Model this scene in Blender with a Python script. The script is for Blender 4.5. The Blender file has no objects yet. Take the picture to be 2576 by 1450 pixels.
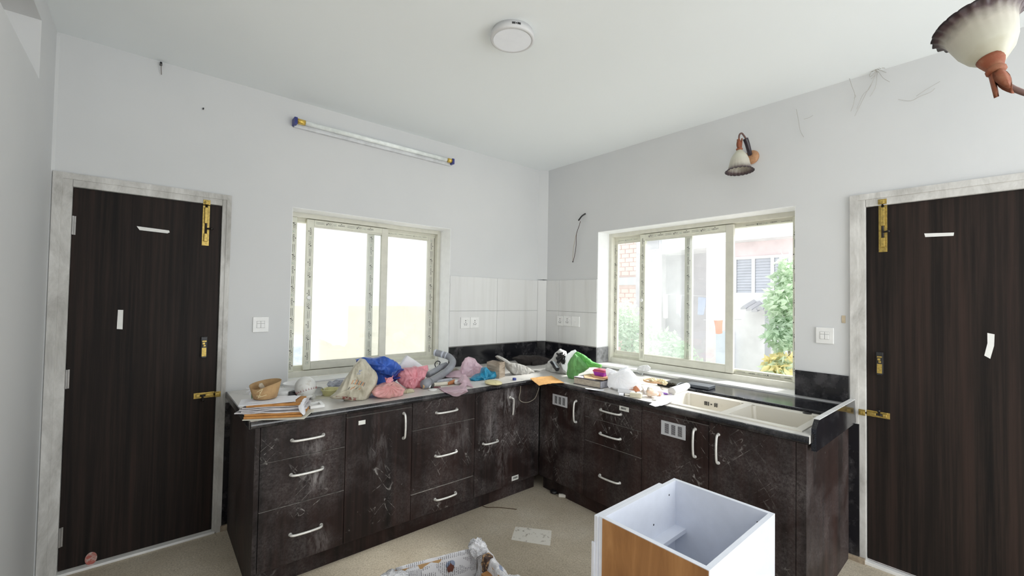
import bpy, bmesh, math, random
from mathutils import Vector, Matrix, noise
from mathutils.bvhtree import BVHTree
random.seed(7)
S = bpy.context.scene
COL = S.collection
PI = math.pi

# ---------------------------------------------------------------- camera
cam = bpy.data.cameras.new('camera')
cam.sensor_width = 36.0
cam.lens = 36.0 * 1073.4636 / 2576.0
cam.clip_start = 0.02
cam.clip_end = 200
camo = bpy.data.objects.new('camera', cam)
COL.objects.link(camo)
camo.matrix_world = Matrix([[0.760396, -0.028505, -0.648834, -3.1991], [-0.649237, -0.007221, -0.760552, -3.2494], [0.016994, 0.999568, -0.023998, 1.4954]] + [[0, 0, 0, 1]])
S.camera = camo

# ---------------------------------------------------------------- world (overcast), veiled sun, added fill lamp behind the camera, exposure
S.view_settings.view_transform = 'Standard'
S.view_settings.look = 'None'
S.view_settings.exposure = 0.14
S.view_settings.gamma = 1.0
S.view_settings.use_curve_mapping = False
W = bpy.data.worlds.new('overcast_sky')
S.world = W
W.use_nodes = True
bg = W.node_tree.nodes['Background']
bg.inputs[0].default_value = (0.94, 0.98, 1.0, 1)
bg.inputs[1].default_value = 1.42
sun = bpy.data.lights.new('veiled_sun', 'SUN')
sun.energy = 8.5; sun.angle = math.radians(17); sun.color = (1.0, 0.985, 0.96)
suno = bpy.data.objects.new('veiled_sun', sun); COL.objects.link(suno)
suno.rotation_euler = Vector((-1.0, .28, -.90)).to_track_quat('-Z', 'Y').to_euler()
rear = bpy.data.lights.new('rear_fill', 'AREA')  # unseen lamp added to lift the brightness of the whole room
rear.shape = 'RECTANGLE'; rear.size = 3.3; rear.size_y = 2.3; rear.energy = 104; rear.color = (.95, .985, 1.0)
rearo = bpy.data.objects.new('rear_fill', rear); COL.objects.link(rearo)
rearo.location = (-1.75, -5.35, 1.35); rearo.rotation_euler = (PI / 2, 0, math.radians(14))
for nm, loc, rot, sx, sy in (('window_portal', (-1.8, 0.26, 1.5), (-PI/2, 0, 0), 1.3, 1.25),
                             ('window_portal', (0.26, -1.53, 1.5), (PI/2, 0, PI/2), 1.6, 1.25),
                             ('added_gap_portal', (-2.5, -4.6, 2.9), (0, 0, 0), 5.0, 1.8)):  # sky enters by an unseen ceiling gap, added for its light
    l = bpy.data.lights.new(nm, 'AREA')
    l.shape = 'RECTANGLE'; l.size = sx; l.size_y = sy
    l.cycles.is_portal = True
    lo = bpy.data.objects.new(nm, l)
    lo.location = loc; lo.rotation_euler = rot
    COL.objects.link(lo)
S.cycles.max_bounces = 10
S.cycles.diffuse_bounces = 7
S.cycles.transparent_max_bounces = 12
S.cycles.caustics_reflective = False
S.cycles.caustics_refractive = False
S.cycles.sample_clamp_indirect = 6
S.cycles.use_denoising = True

# ---------------------------------------------------------------- materials
MATS = {}
class NT:
    def __init__(s, name):
        s.m = bpy.data.materials.new(name); s.m.use_nodes = True
        s.t = s.m.node_tree; s.b = s.t.nodes['Principled BSDF']
    def n(s, kind, **kw):
        x = s.t.nodes.new(kind)
        for k, v in kw.items():
            if k in x.inputs: x.inputs[k].default_value = v
            else: setattr(x, k, v)
        return x
    def l(s, a, b): s.t.links.new(a, b)
    def coord(s, scale=(1, 1, 1), rot=(0, 0, 0), kind='Object'):
        tc = s.n('ShaderNodeTexCoord'); mp = s.n('ShaderNodeMapping')
        mp.inputs['Scale'].default_value = scale; mp.inputs['Rotation'].default_value = rot
        s.l(tc.outputs[kind], mp.inputs[0]); return mp.outputs[0]
    def pos(s, scale=(1, 1, 1), rot=(0, 0, 0)):
        g = s.n('ShaderNodeNewGeometry'); mp = s.n('ShaderNodeMapping')
        mp.inputs['Scale'].default_value = scale; mp.inputs['Rotation'].default_value = rot
        s.l(g.outputs['Position'], mp.inputs[0]); return mp.outputs[0]
    def noise(s, vec, scale=5, detail=4, rough=.55, dist=0):
        x = s.n('ShaderNodeTexNoise', Scale=scale, Detail=detail, Roughness=rough, Distortion=dist)
        s.l(vec, x.inputs['Vector']); return x.outputs['Fac']
    def ramp(s, fac, stops):
        r = s.n('ShaderNodeValToRGB'); e = r.color_ramp.elements
        while len(e) < len(stops): e.new(.5)
        for i, (p, c) in enumerate(stops):
            e[i].position = p; e[i].color = (c if isinstance(c, tuple) else (c, c, c)) + (1,)
        s.l(fac, r.inputs[0]); return r.outputs[0]
    def mix(s, fac, a, b, mode='MIX'):
        x = s.n('ShaderNodeMix', data_type='RGBA', blend_type=mode)
        for i, v in ((0, fac), (6, a), (7, b)):
            if hasattr(v, 'is_linked'): s.l(v, x.inputs[i])
            elif i == 0: x.inputs[0].default_value = v
            else: x.inputs[i].default_value = tuple(v) + (1,)
        return x.outputs[2]
    def mul(s, a, b):
        x = s.n('ShaderNodeMath', operation='MULTIPLY'); 
        for i, v in enumerate((a, b)):
            if hasattr(v, 'is_linked'): s.l(v, x.inputs[i])
            else: x.inputs[i].default_value = v
        return x.outputs[0]
    def base(s, c):
        if hasattr(c, 'is_linked'): s.l(c, s.b.inputs['Base Color'])
        else: s.b.inputs['Base Color'].default_value = tuple(c) + (1,)
    def rough(s, v):
        if hasattr(v, 'is_linked'): s.l(v, s.b.inputs['Roughness'])
        else: s.b.inputs['Roughness'].default_value = v
    def bump(s, h, strength=.2, dist=.01):
        b = s.n('ShaderNodeBump', Strength=strength, Distance=dist)
        s.l(h, b.inputs['Height']); s.l(b.outputs[0], s.b.inputs['Normal'])

def plain(name, c, rough=.5, metal=0, spec=.5, var=.12, vs=18, trans=0, bumpv=0):
    """colour with a little procedural unevenness"""
    if name in MATS: return MATS[name]
    t = NT(name); v = t.coord()
    f = t.noise(v, vs, 3)
    a = tuple(max(0, x * (1 - var)) for x in c); b = tuple(min(1, x * (1 + var)) for x in c)
    t.base(t.ramp(f, [(.3, a), (.7, b)]))
    t.rough(rough); t.b.inputs['Metallic'].default_value = metal
    t.b.inputs['Specular IOR Level'].default_value = spec
    if bumpv: t.bump(t.noise(v, vs * 4, 3), bumpv, .004)
    MATS[name] = t.m
    if trans:  # thin plastic film: lets some light through
        o = t.t.nodes['Material Output']
        tr = t.n('ShaderNodeBsdfTranslucent'); tr.inputs[0].default_value = tuple(c) + (1,)
        mx = t.n('ShaderNodeMixShader'); mx.inputs[0].default_value = trans
        t.l(t.b.outputs[0], mx.inputs[1]); t.l(tr.outputs[0], mx.inputs[2]); t.l(mx.outputs[0], o.inputs[0])
    return t.m

def dusty(name, c, dust, lo, hi, rough=.5, scale=14, spec=.4, trans=0):
    """a colour with dirt of its own in patches"""
    if name in MATS: return MATS[name]
    t = NT(name); v = t.coord()
    t.base(t.mix(t.ramp(t.noise(v, scale, 6, .7), [(lo, 0.0), (hi, 1.0)]), c, dust))
    t.rough(rough); t.b.inputs['Specular IOR Level'].default_value = spec
    t.bump(t.noise(v, scale * 3, 3), .15, .004)
    MATS[name] = t.m
    return t.m

def m_wall():
    t = NT('white_wall_paint'); v = t.pos()
    big = t.noise(v, 1.1, 4); fine = t.noise(v, 30, 4, .7)
    c = t.mix(t.ramp(big, [(.35, 0.0), (.7, 1.0)]), (.66, .665, .67), (.62, .63, .64))
    spots = t.ramp(t.noise(v, 9, 6, .75), [(.70, 0.0), (.78, .35)])
    t.base(t.mix(spots, c, (.52, .5, .47))); t.rough(.75); t.bump(fine, .06, .004)
    return t.m
def m_ceiling():
    t = NT('white_ceiling_paint'); v = t.pos()
    t.base(t.mix(t.noise(v, .9, 3), (.84, .875, .89), (.81, .845, .86))); t.rough(.8); t.bump(t.noise(v, 25, 4), .05, .004)
    return t.m
def m_plaster():
    t = NT('smudged_grey_plaster'); v = t.pos((1, 1, .35))
    f = t.noise(v, 9, 6, .7, .6)
    t.base(t.ramp(f, [(.3, (.36, .35, .33)), (.5, (.55, .54, .52)), (.68, (.70, .69, .67))])); t.rough(.85); t.bump(f, .25, .01)
    return t.m
def m_door():
    t = NT('dark_wood_laminate'); v = t.pos((14, 14, .35)); v2 = t.pos((60, 60, 1.2))
    f = t.noise(v, 1, 4, .6); g = t.noise(v2, 1, 5, .7)
    c = t.ramp(f, [(.34, (.0075, .0065, .0063)), (.55, (.017, .0125, .011)), (.72, (.036, .022, .018))])
    c = t.mix(t.ramp(g, [(.45, 0.0), (.72, .5)]), c, (.05, .032, .026))
    t.base(c); t.rough(.55); t.b.inputs['Specular IOR Level'].default_value = .15; t.bump(g, .05, .003)
    return t.m
def m_cabinet(name, dust, rub, base=1.0, stains=()):
    t = NT(name); v = t.pos()
    grain = t.noise(t.pos((22, 22, .8)), 1, 5, .65); broad = t.noise(t.pos((4.5, 4.5, .5)), 1, 3, .6)
    c = t.ramp(grain, [(.33, (.0075 * base, .0055 * base, .0055 * base)), (.55, (.020 * base, .0125 * base, .0115 * base)), (.75, (.044 * base, .024 * base, .021 * base))])
    c = t.mix(t.ramp(broad, [(.42, 0.0), (.7, .55)]), c, (.045 * base, .020 * base, .016 * base))
    patch = t.noise(v, 2.6, 5, .62, .4)
    spk = t.noise(v, 85, 5, .8)
    film = t.mul(t.ramp(patch, [(.44, 0.0), (.74, 1.0)]), t.ramp(spk, [(.38, .1), (.66, 1.0)]))
    c = t.mix(t.mul(film, dust), c, (.20, .18, .18))
    g0 = t.n('ShaderNodeNewGeometry')
    def scratch(ang, along, across, wd, off):
        ca, sa = math.cos(ang), math.sin(ang); cv = t.n('ShaderNodeCombineXYZ')
        for i, w in enumerate(((ca * along, -ca * along, sa * along), (-sa * across, sa * across, ca * across))):
            dt = t.n('ShaderNodeVectorMath', operation='DOT_PRODUCT'); dt.inputs[1].default_value = w; t.l(g0.outputs['Position'], dt.inputs[0]); t.l(dt.outputs['Value'], cv.inputs[i])
        cv.inputs[2].default_value = off
        return t.ramp(t.noise(cv.outputs[0], 1.0, 1, .5, .25), [(.5 - wd, 0.0), (.5, 1.0), (.5 + wd, 0.0)])
    line = scratch(-.95, 2.6, 17, .016, 1.3); line2 = scratch(.75, 3.2, 21, .012, 7.7)
    gate = t.ramp(t.noise(v, 3.6, 3), [(.54, 0.0), (.66, 1.0)])
    brk = t.ramp(t.noise(v, 45, 3), [(.42, 0.0), (.6, 1.0)])
    both = t.mix(1.0, line, line2, 'LIGHTEN')
    c = t.mix(t.mul(t.mul(t.mul(both, gate), brk), rub), c, (.42, .40, .385))
    spots = t.ramp(t.noise(v, 38, 4, .7), [(.69, 0.0), (.75, 1.0)])
    c = t.mix(t.mul(spots, .5 * dust), c, (.5, .48, .46))
    # grime patches where hands and splashes have been: soft ellipses broken up by noise
    smear = t.noise(t.pos((14, 14, 4.5)), 1.4, 6, .72, .5)
    for (x, y, z, rx, rz, k) in stains:
        g = t.n('ShaderNodeNewGeometry'); sub = t.n('ShaderNodeVectorMath', operation='SUBTRACT'); sub.inputs[1].default_value = (x, y, z); t.l(g.outputs['Position'], sub.inputs[0])
        sc = t.n('ShaderNodeVectorMath', operation='MULTIPLY'); sc.inputs[1].default_value = (1 / rx, 1 / rx, 1 / rz); t.l(sub.outputs[0], sc.inputs[0])
        ln = t.n('ShaderNodeVectorMath', operation='LENGTH'); t.l(sc.outputs[0], ln.inputs[0])
        m = t.mul(t.ramp(ln.outputs['Value'], [(.15, 1.0), (1.0, 0.0)]), t.ramp(smear, [(.46, 0.0), (.64, 1.0)]))
        c = t.mix(t.mul(m, k), c, (.36, .34, .34))
    t.base(c); t.rough(t.ramp(patch, [(.3, .45), (.7, .65)])); t.b.inputs['Specular IOR Level'].default_value = .22
    t.bump(grain, .04, .003)
    return t.m
def m_granite(name, dustc, lo, hi, rough, amount=1.0):
    t = NT(name); v = t.pos()
    sp = t.ramp(t.noise(v, 240, 2, .6), [(.45, (.006, .006, .008)), (.7, (.022, .022, .028))])
    d = t.mul(t.ramp(t.noise(v, 5.5, 6, .68), [(lo, 0.0), (hi, 1.0)]), amount)
    t.base(t.mix(d, sp, dustc)); t.rough(t.mix(d, (rough,) * 3, (.36,) * 3)); t.bump(t.noise(v, 60, 3), .03, .002)
    return t.m
def m_floor():
    t = NT('dusty_beige_floor'); v = t.pos()
    a = t.noise(v, 2.3, 6, .65); b = t.noise(v, 110, 4, .75); s = t.noise(v, 26, 5, .75)
    c = t.ramp(a, [(.3, (.52, .45, .345)), (.55, (.65, .575, .455)), (.75, (.75, .685, .575))])
    c = t.mix(t.ramp(b, [(.35, .5), (.62, 0.0)]), c, (.20, .165, .12))
    c = t.mix(t.ramp(s, [(.66, 0.0), (.74, .6)]), c, (.16, .13, .10))
    scr = t.noise(t.pos((7, 2.2, 1), (0, 0, .7)), 3, 3, .5, 1.6)
    c = t.mix(t.mul(t.ramp(scr, [(.49, 0.0), (.5, 1.0), (.51, 0.0)]), .4), c, (.17, .14, .11))
    t.base(c); t.rough(.8); t.b.inputs['Specular IOR Level'].default_value = .25; t.bump(b, .2, .004)
    return t.m
def m_tile():
    t = NT('glazed_white_tile'); v = t.pos((5, 5, .25))
    t.base(t.mix(t.ramp(t.noise(v, 2.2, 4), [(.5, 0.0), (.75, .6)]), (.70, .70, .695), (.57, .565, .55))); t.rough(.16)
    return t.m
def m_blacktile():
    t = NT('black_granite_tile'); v = t.pos()
    d = t.ramp(t.noise(v, 6.5, 5, .65), [(.5, 0.0), (.75, 1.0)])
    t.base(t.mix(d, (.010, .010, .013), (.075, .07, .075))); t.rough(t.mix(d, (.16,) * 3, (.5,) * 3))
    return t.m
def m_glass():
    t = NT('hazed_window_glass'); o = t.t.nodes['Material Output']
    tr = t.n('ShaderNodeBsdfTransparent'); tr.inputs[0].default_value = (.99, 1, .995, 1)
    tl = t.n('ShaderNodeBsdfTranslucent'); tl.inputs[0].default_value = (.9, .93, .94, 1)  # white haze mixed into the panes to wash out the view
    gl = t.n('ShaderNodeBsdfGlossy', Roughness=.02)
    f = t.noise(t.pos(), 3, 5, .7)
    r = t.ramp(f, [(.3, .04), (.7, .08)])
    m1 = t.n('ShaderNodeMixShader'); t.l(r, m1.inputs[0]); t.l(tr.outputs[0], m1.inputs[1]); t.l(tl.outputs[0], m1.inputs[2])
    m2 = t.n('ShaderNodeMixShader'); m2.inputs[0].default_value = .035
    t.l(m1.outputs[0], m2.inputs[1]); t.l(gl.outputs[0], m2.inputs[2]); t.l(m2.outputs[0], o.inputs[0])
    return t.m
def m_wood(name, cols, sc=(2, 2, 40), rough=.5):
    t = NT(name); v = t.coord(sc)
    f = t.noise(v, 1.2, 5, .6, .8)
    t.base(t.ramp(f, [(.3, cols[0]), (.52, cols[1]), (.72, cols[2])])); t.rough(rough); t.bump(f, .08, .003)
    return t.m
def m_news(name, sx=1.0, vert=True):
    """newsprint: columns of broken text lines"""
    t = NT(name)
    uv = t.n('ShaderNodeTexCoord').outputs['UV']
    sep = t.n('ShaderNodeSeparateXYZ'); t.l(uv, sep.inputs[0])
    def math_(op, a, b=0.0):
        x = t.n('ShaderNodeMath', operation=op)
        for i, q in enumerate((a, b)):
            if hasattr(q, 'is_linked'): t.l(q, x.inputs[i])
            else: x.inputs[i].default_value = q
        return x.outputs[0]
    X, Y = (sep.outputs[1], sep.outputs[0]) if vert else (sep.outputs[0], sep.outputs[1])
    line = math_('LESS_THAN', math_('FRACT', math_('MULTIPLY', Y, 46.0 * sx)), .38)
    colm = math_('GREATER_THAN', math_('FRACT', math_('MULTIPLY', X, 4.0 * sx)), .16)
    mp = t.n('ShaderNodeMapping'); mp.inputs['Scale'].default_value = ((46 * sx, 60 * sx, 1) if vert else (60 * sx, 46 * sx, 1)); t.l(uv, mp.inputs[0])
    words = t.ramp(t.noise(mp.outputs[0], 1.6, 1), [(.43, 0.0), (.45, 1.0)])
    blocks = t.ramp(t.noise(uv, 5.5 * sx, 1), [(.43, 0.0), (.45, 1.0)])
    ink = t.mul(t.mul(t.mul(line, colm), words), blocks)
    paper = t.mix(t.noise(uv, 3, 3), (.70, .70, .72), (.60, .60, .63))
    pic = t.ramp(t.noise(uv, 3.4 * sx, 0), [(.73, 0.0), (.735, .8)])
    paper = t.mix(pic, paper, (.16, .22, .36))
    t.base(t.mix(t.mul(ink, .85), paper, (.06, .06, .07))); t.rough(.8)
    return t.m

M = dict(wall=m_wall(), ceil=m_ceiling(), plaster=m_plaster(), door=m_door(), floor=m_floor(), tile=m_tile(), btile=m_blacktile(), glass=m_glass(),
         cab=m_cabinet('stained_dark_laminate', .6, .85, 1.0, ((-2.50, -.82, .69, .10, .07, .6), (-2.49, -.82, .51, .10, .08, .65), (-2.47, -.82, .17, .10, .11, .35), (-2.14, -.82, .60, .10, .24, .25), (-1.60, -.82, .55, .2, .25, .2), (-.817, -1.45, .70, .2, .12, .25))), cabd=m_cabinet('heavily_stained_laminate', .9, .9, 1.0, ((-1.13, -.82, .74, .12, .14, 1.0), (-1.10, -.82, .58, .08, .18, .5), (-1.32, -.82, .52, .10, .25, .5), (-1.20, -.82, .30, .08, .2, .35), (-.817, -1.17, .68, .12, .12, .5), (-.817, -.96, .45, .10, .3, .25))), cabs=m_cabinet('dusty_side_laminate', .6, .2, 1.1),
         counter=m_granite('dust_and_sheen_granite', (.66, .64, .61), .10, .42, .2, .96), ledge=m_granite('black_granite', (.09, .09, .1), .5, .85, .12, .8),  # worktop: real dust, paled so window sheen sits in its colour
         edge=m_granite('granite_edge', (.16, .15, .15), .45, .85, .14, .8),
         oak=m_wood('golden_oak_laminate', ((.22, .095, .03), (.34, .16, .055), (.46, .235, .09)), (9, 9, 1.6), .4),
         block=m_wood('weathered_wood', ((.16, .12, .09), (.33, .27, .21), (.45, .38, .31)), (6, 6, 30), .8),
         news=m_news('newsprint_paper', 1.0), news2=m_news('newsprint_crumpled', 1.6, False))
upvc = plain('cream_upvc', (.66, .65, .57), .35, var=.05)
upvcw = plain('off_white_film', (.70, .70, .60), .4, var=.06)
ink = plain('black_print', (.03, .03, .03), .6, var=0)
green_ink = plain('green_print', (.10, .30, .22), .6, var=0)
brass = dusty('worn_brass', (.50, .36, .10), (.16, .12, .05), .45, .75, .35, 60); 
for _n in brass.node_tree.nodes:
    if _n.type == 'BSDF_PRINCIPLED': _n.inputs['Metallic'].default_value = .75
darkmetal = plain('dark_metal', (.03, .026, .024), .4, metal=.6)
chrome = plain('brushed_handle', (.80, .79, .76), .36, metal=.35, var=.1, vs=60)
whiteplastic = plain('white_plastic', (.80, .80, .79), .35, var=.04)
whitepaint = plain('white_melamine', (.72, .75, .83), .28, var=.03)
paper = plain('white_paper', (.82, .83, .88), .8, var=.04)
blackp = plain('black_plastic', (.015, .015, .017), .4)

# ---------------------------------------------------------------- helpers
def obj(name, bm, m, parent=None, smooth=False, label=None):
    me = bpy.data.meshes.new(name)
    bmesh.ops.recalc_face_normals(bm, faces=bm.faces)
    bm.to_mesh(me); bm.free()
    for mm in (m if isinstance(m, (list, tuple)) else [m]): me.materials.append(mm)
    if smooth:
        for p in me.polygons: p.use_smooth = True
    o = bpy.data.objects.new(name, me); COL.objects.link(o)
    if parent is not None:
        o.parent = parent; o.matrix_parent_inverse = parent.matrix_world.inverted()
    if label: o['label'] = label
    return o
def tag(o, label, cat, group=None):
    o['label'] = label; o['category'] = cat
    if group: o['group'] = group
    return o
def thing(name, label, cat, loc=(0, 0, 0), group=None):
    o = bpy.data.objects.new(name, None); COL.objects.link(o)
    o.empty_display_size = .05
    o.location = loc; o.matrix_world = Matrix.Translation(loc)
    return tag(o, label, cat, group)
def struct(name, bm, m, parent=None):
    o = obj(name, bm, m, parent)
    if parent is None: o['kind'] = 'structure'
    return o
def sempty(name, loc):
    o = bpy.data.objects.new(name, None); COL.objects.link(o); o.location = loc
    o.matrix_world = Matrix.Translation(loc); o['kind'] = 'structure'; return o
def B(): return bmesh.new()
def box(bm, lo, hi, bev=0, mi=0, mtx=None):
    lo, hi = [min(a, b) for a, b in zip(lo, hi)], [max(a, b) for a, b in zip(lo, hi)]
    vs = [bm.verts.new((x, y, z)) for x in (lo[0], hi[0]) for y in (lo[1], hi[1]) for z in (lo[2], hi[2])]
    fs = [bm.faces.new([vs[i] for i in f]) for f in ((0, 1, 3, 2), (4, 6, 7, 5), (0, 4, 5, 1), (2, 3, 7, 6), (0, 2, 6, 4), (1, 5, 7, 3))]
    for f in fs: f.material_index = mi
    if bev:
        es = list({e for f in fs for e in f.edges})
        r = bmesh.ops.bevel(bm, geom=es, offset=bev, segments=2, affect='EDGES', profile=.6)
        vs = list({v for v in vs if v.is_valid} | {v for f in r['faces'] for v in f.verts})
    if mtx is not None: bmesh.ops.transform(bm, matrix=mtx, verts=vs)
    return bm
def bx(lo, hi, bev=0): return box(B(), lo, hi, bev)
def prism(bm, pts, d, mi=0):
    """polygon extruded along the vector d"""
    a = [bm.verts.new(p) for p in pts]; b = [bm.verts.new(Vector(p) + Vector(d)) for p in pts]
    n = len(pts)
    fs = [bm.faces.new(a), bm.faces.new(b[::-1])] + [bm.faces.new((a[i], a[(i + 1) % n], b[(i + 1) % n], b[i])) for i in range(n)]
    for f in fs: f.material_index = mi
    return bm
def catmull(pts, n=6):
    P = [Vector(p) for p in pts]
    if len(P) < 3: return P
    out = []
    for i in range(len(P) - 1):
        p0, p1, p2, p3 = P[max(i - 1, 0)], P[i], P[i + 1], P[min(i + 2, len(P) - 1)]
        for k in range(n):
            t = k / n
            out.append(.5 * ((2 * p1) + (p2 - p0) * t + (2 * p0 - 5 * p1 + 4 * p2 - p3) * t * t + (3 * p1 - p0 - 3 * p2 + p3) * t ** 3))
    return out + [P[-1]]
def tube(bm, pts, r, seg=10, n=6, mi=0, cap=True):
    P = catmull(pts, n); rings = []; a = None
    R = r if callable(r) else (lambda t: r)
    for i, p in enumerate(P):
        d = (P[min(i + 1, len(P) - 1)] - P[max(i - 1, 0)])
        d = d.normalized() if d.length > 1e-9 else Vector((0, 0, 1))
        if a is None: a = d.orthogonal().normalized()
        else:
            a = a - d * a.dot(d); a = a.normalized() if a.length > 1e-6 else d.orthogonal().normalized()
        b = d.cross(a); rr = R(i / (len(P) - 1))
        rings.append([bm.verts.new(p + (a * math.cos(q) + b * math.sin(q)) * rr) for q in (2 * PI * k / seg for k in range(seg))])
    for u, v in zip(rings, rings[1:]):
        for k in range(seg):
            f = bm.faces.new((u[k], u[(k + 1) % seg], v[(k + 1) % seg], v[k])); f.material_index = mi
    if cap:
        bm.faces.new(rings[0]); bm.faces.new(rings[-1][::-1])
    return bm
def lathe(bm, prof, seg=28, loc=(0, 0, 0), axis=(0, 0, 1), closed=False, wob=None, mi=0):
    """profile [(radius, height)] spun about axis"""
    q = Vector((0, 0, 1)).rotation_difference(Vector(axis).normalized()).to_matrix(); L = Vector(loc); rings = []
    for j, (r, h) in enumerate(prof):
        ring = []
        for k in range(seg):
            a = 2 * PI * k / seg
            rr, hh = (r, h) if wob is None else wob(j, a, r, h)
            ring.append(bm.verts.new(q @ Vector((rr * math.cos(a), rr * math.sin(a), hh)) + L))
        rings.append(ring)
    for u, v in zip(rings, rings[1:]):
        for k in range(seg):
            f = bm.faces.new((u[k], u[(k + 1) % seg], v[(k + 1) % seg], v[k])); f.material_index = mi
    if not closed:
        if prof[0][0] > 1e-6: bm.faces.new(rings[0][::-1])
        if prof[-1][0] > 1e-6: bm.faces.new(rings[-1])
    bmesh.ops.remove_doubles(bm, verts=bm.verts, dist=1e-6)
    return bm
def ridged(p, f, seed=0.0):
    q = Vector(p) * f + Vector((seed, seed * 1.7, -seed))
    q.z *= .62
    q = q + noise.noise_vector(q * .5) * .7
    return (1 - 2 * abs(noise.noise(q)) - .55) + .34 * (1 - 2.4 * abs(noise.noise(q * 1.9 + Vector((5, 1, 2)))) - .4) + .10 * (1 - 2.4 * abs(noise.noise(q * 4.1 + Vector((1, 7, 3)))) - .4)
def pillow(sil, axis, tf, tb, amp=.006, freq=18, seed=0.0, folds=0, foldamp=.0, centre=None, zmin=.8725, nring=30, nang=190, power=.55):
    """a stuffed or crumpled bag: closed outline swollen to depth tf towards the axis and tb away from it, with sharp creases"""
    P = [Vector(p) for p in sil]
    c = Vector(centre) if centre else sum(P, Vector()) / len(P)
    ax = Vector(axis).normalized()
    cl = P + [P[0]]; lens = [(b - a).length for a, b in zip(cl, cl[1:])]; tot = sum(lens)
    bd = []
    for k in range(nang):
        d = tot * k / nang; i = 0
        while d > lens[i]: d -= lens[i]; i += 1
        bd.append(cl[i].lerp(cl[i + 1], d / lens[i]))
    for _ in range(2): bd = [bd[k] * .5 + (bd[k - 1] + bd[(k + 1) % nang]) * .25 for k in range(nang)]
    bm = B(); rows = []
    prof = [(math.cos(PI / 2 * i / nring), tf * math.sin(PI / 2 * i / nring) ** power) for i in range(nring)]
    back = [(math.cos(PI / 2 * i / 8), -tb * math.sin(PI / 2 * i / 8) ** power) for i in range(1, 8)]
    def place(s, h, k):
        p = c + (bd[k] - c) * s + ax * h
        w = ridged(p, freq, seed) * .8 * amp * (.35 + .65 * min(1, abs(h) / max(tf, 1e-4) + .2))
        fl = .55 * foldamp * math.cos(folds * 2 * PI * k / nang + 6 * noise.noise(p * 9 + Vector((seed, 0, 0)))) * (1 - s) * 2 * s if folds else 0
        d = (ax * (1 if h >= 0 else -1) + (bd[k] - c).normalized() * .6 * s).normalized()
        p = p + d * (w + fl)
        if p.z < zmin: p.z = zmin + (.003 * h / tf if h > 0 else 0)
        return bm.verts.new(p)
    for s, h in prof: rows.append([place(s, h, k) for k in range(nang)])
    tip = bm.verts.new(c + ax * (tf + ridged(c, freq, seed) * amp))
    for u, v in zip(rows, rows[1:]):
        for k in range(nang): bm.faces.new((u[k], u[(k + 1) % nang], v[(k + 1) % nang], v[k]))
    for k in range(nang): bm.faces.new((rows[-1][k], rows[-1][(k + 1) % nang], tip))
    rb = [rows[0]] + [[place(s, h, k) for k in range(nang)] for s, h in back]
    tipb = bm.verts.new(c - ax * tb)
    for u, v in zip(rb, rb[1:]):
        for k in range(nang): bm.faces.new((u[(k + 1) % nang], u[k], v[k], v[(k + 1) % nang]))
    for k in range(nang): bm.faces.new((rb[-1][(k + 1) % nang], rb[-1][k], tipb))
    return bm
def sheet(grid, nu=24, nv=24, amp=.003, freq=25, seed=0.0, thick=.0012, zmin=.8725, uv=True):
    """thin creased sheet through a grid of points (rows of equal length)"""
    rows = [catmull(r, 8) for r in grid]
    def samp(poly, t):
        x = t * (len(poly) - 1); i = min(int(x), len(poly) - 2); return poly[i].lerp(poly[i + 1], x - i)
    bm = B(); V = []; lay = bm.loops.layers.uv.new('uv')
    for j in range(nv + 1):
        col = []
        for i in range(nu + 1):
            ctrl = [samp(r, i / nu) for r in rows]
            c = catmull(ctrl, 8) if len(ctrl) > 2 else ctrl
            col.append(samp(c, j / nv))
        V.append(col)
    top, bot = [], []
    for j in range(nv + 1):
        a, b = [], []
        for i in range(nu + 1):
            p = V[j][i]
            du = V[j][min(i + 1, nu)] - V[j][max(i - 1, 0)]; dv = V[min(j + 1, nv)][i] - V[max(j - 1, 0)][i]
            n = du.cross(dv); n = n.normalized() if n.length > 1e-9 else Vector((0, 0, 1))
            p = p + n * ridged(p, freq, seed) * amp
            q = p - n * thick
            if p.z < zmin + thick: p.z = zmin + thick
            if q.z < zmin: q.z = zmin
            a.append(bm.verts.new(p)); b.append(bm.verts.new(q))
        top.append(a); bot.append(b)
    def face(vs, uvs):
        f = bm.faces.new(vs)
        for l, t in zip(f.loops, uvs): l[lay].uv = t
    for j in range(nv):
        for i in range(nu):
            t = [(i / nu, j / nv), ((i + 1) / nu, j / nv), ((i + 1) / nu, (j + 1) / nv), (i / nu, (j + 1) / nv)]
            face((top[j][i], top[j][i + 1], top[j + 1][i + 1], top[j + 1][i]), t)
            face((bot[j + 1][i], bot[j + 1][i + 1], bot[j][i + 1], bot[j][i]), [t[3], t[2], t[1], t[0]])
    for j in range(nv):
        for i in (0, nu): bm.faces.new((top[j][i], top[j + 1][i], bot[j + 1][i], bot[j][i]))
    for i in range(nu):
        for j in (0, nv): bm.faces.new((top[j][i], top[j][i + 1], bot[j][i + 1], bot[j][i]))
    return bm
def text_bm(s, size=1.0, shear=0.0):
    """flat lettering centred on the origin in the xy plane"""
    cu = bpy.data.curves.new('lettering', 'FONT'); cu.body = s; cu.size = size; cu.shear = shear
    cu.align_x = 'CENTER'; cu.align_y = 'CENTER'; cu.resolution_u = 2; cu.fill_mode = 'FRONT'
    o = bpy.data.objects.new('lettering', cu); COL.objects.link(o)
    dg = bpy.context.evaluated_depsgraph_get(); me = bpy.data.meshes.new_from_object(o.evaluated_get(dg))
    bm = B(); bm.from_mesh(me)
    bpy.data.objects.remove(o); bpy.data.curves.remove(cu); bpy.data.meshes.remove(me)
    return bm
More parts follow.
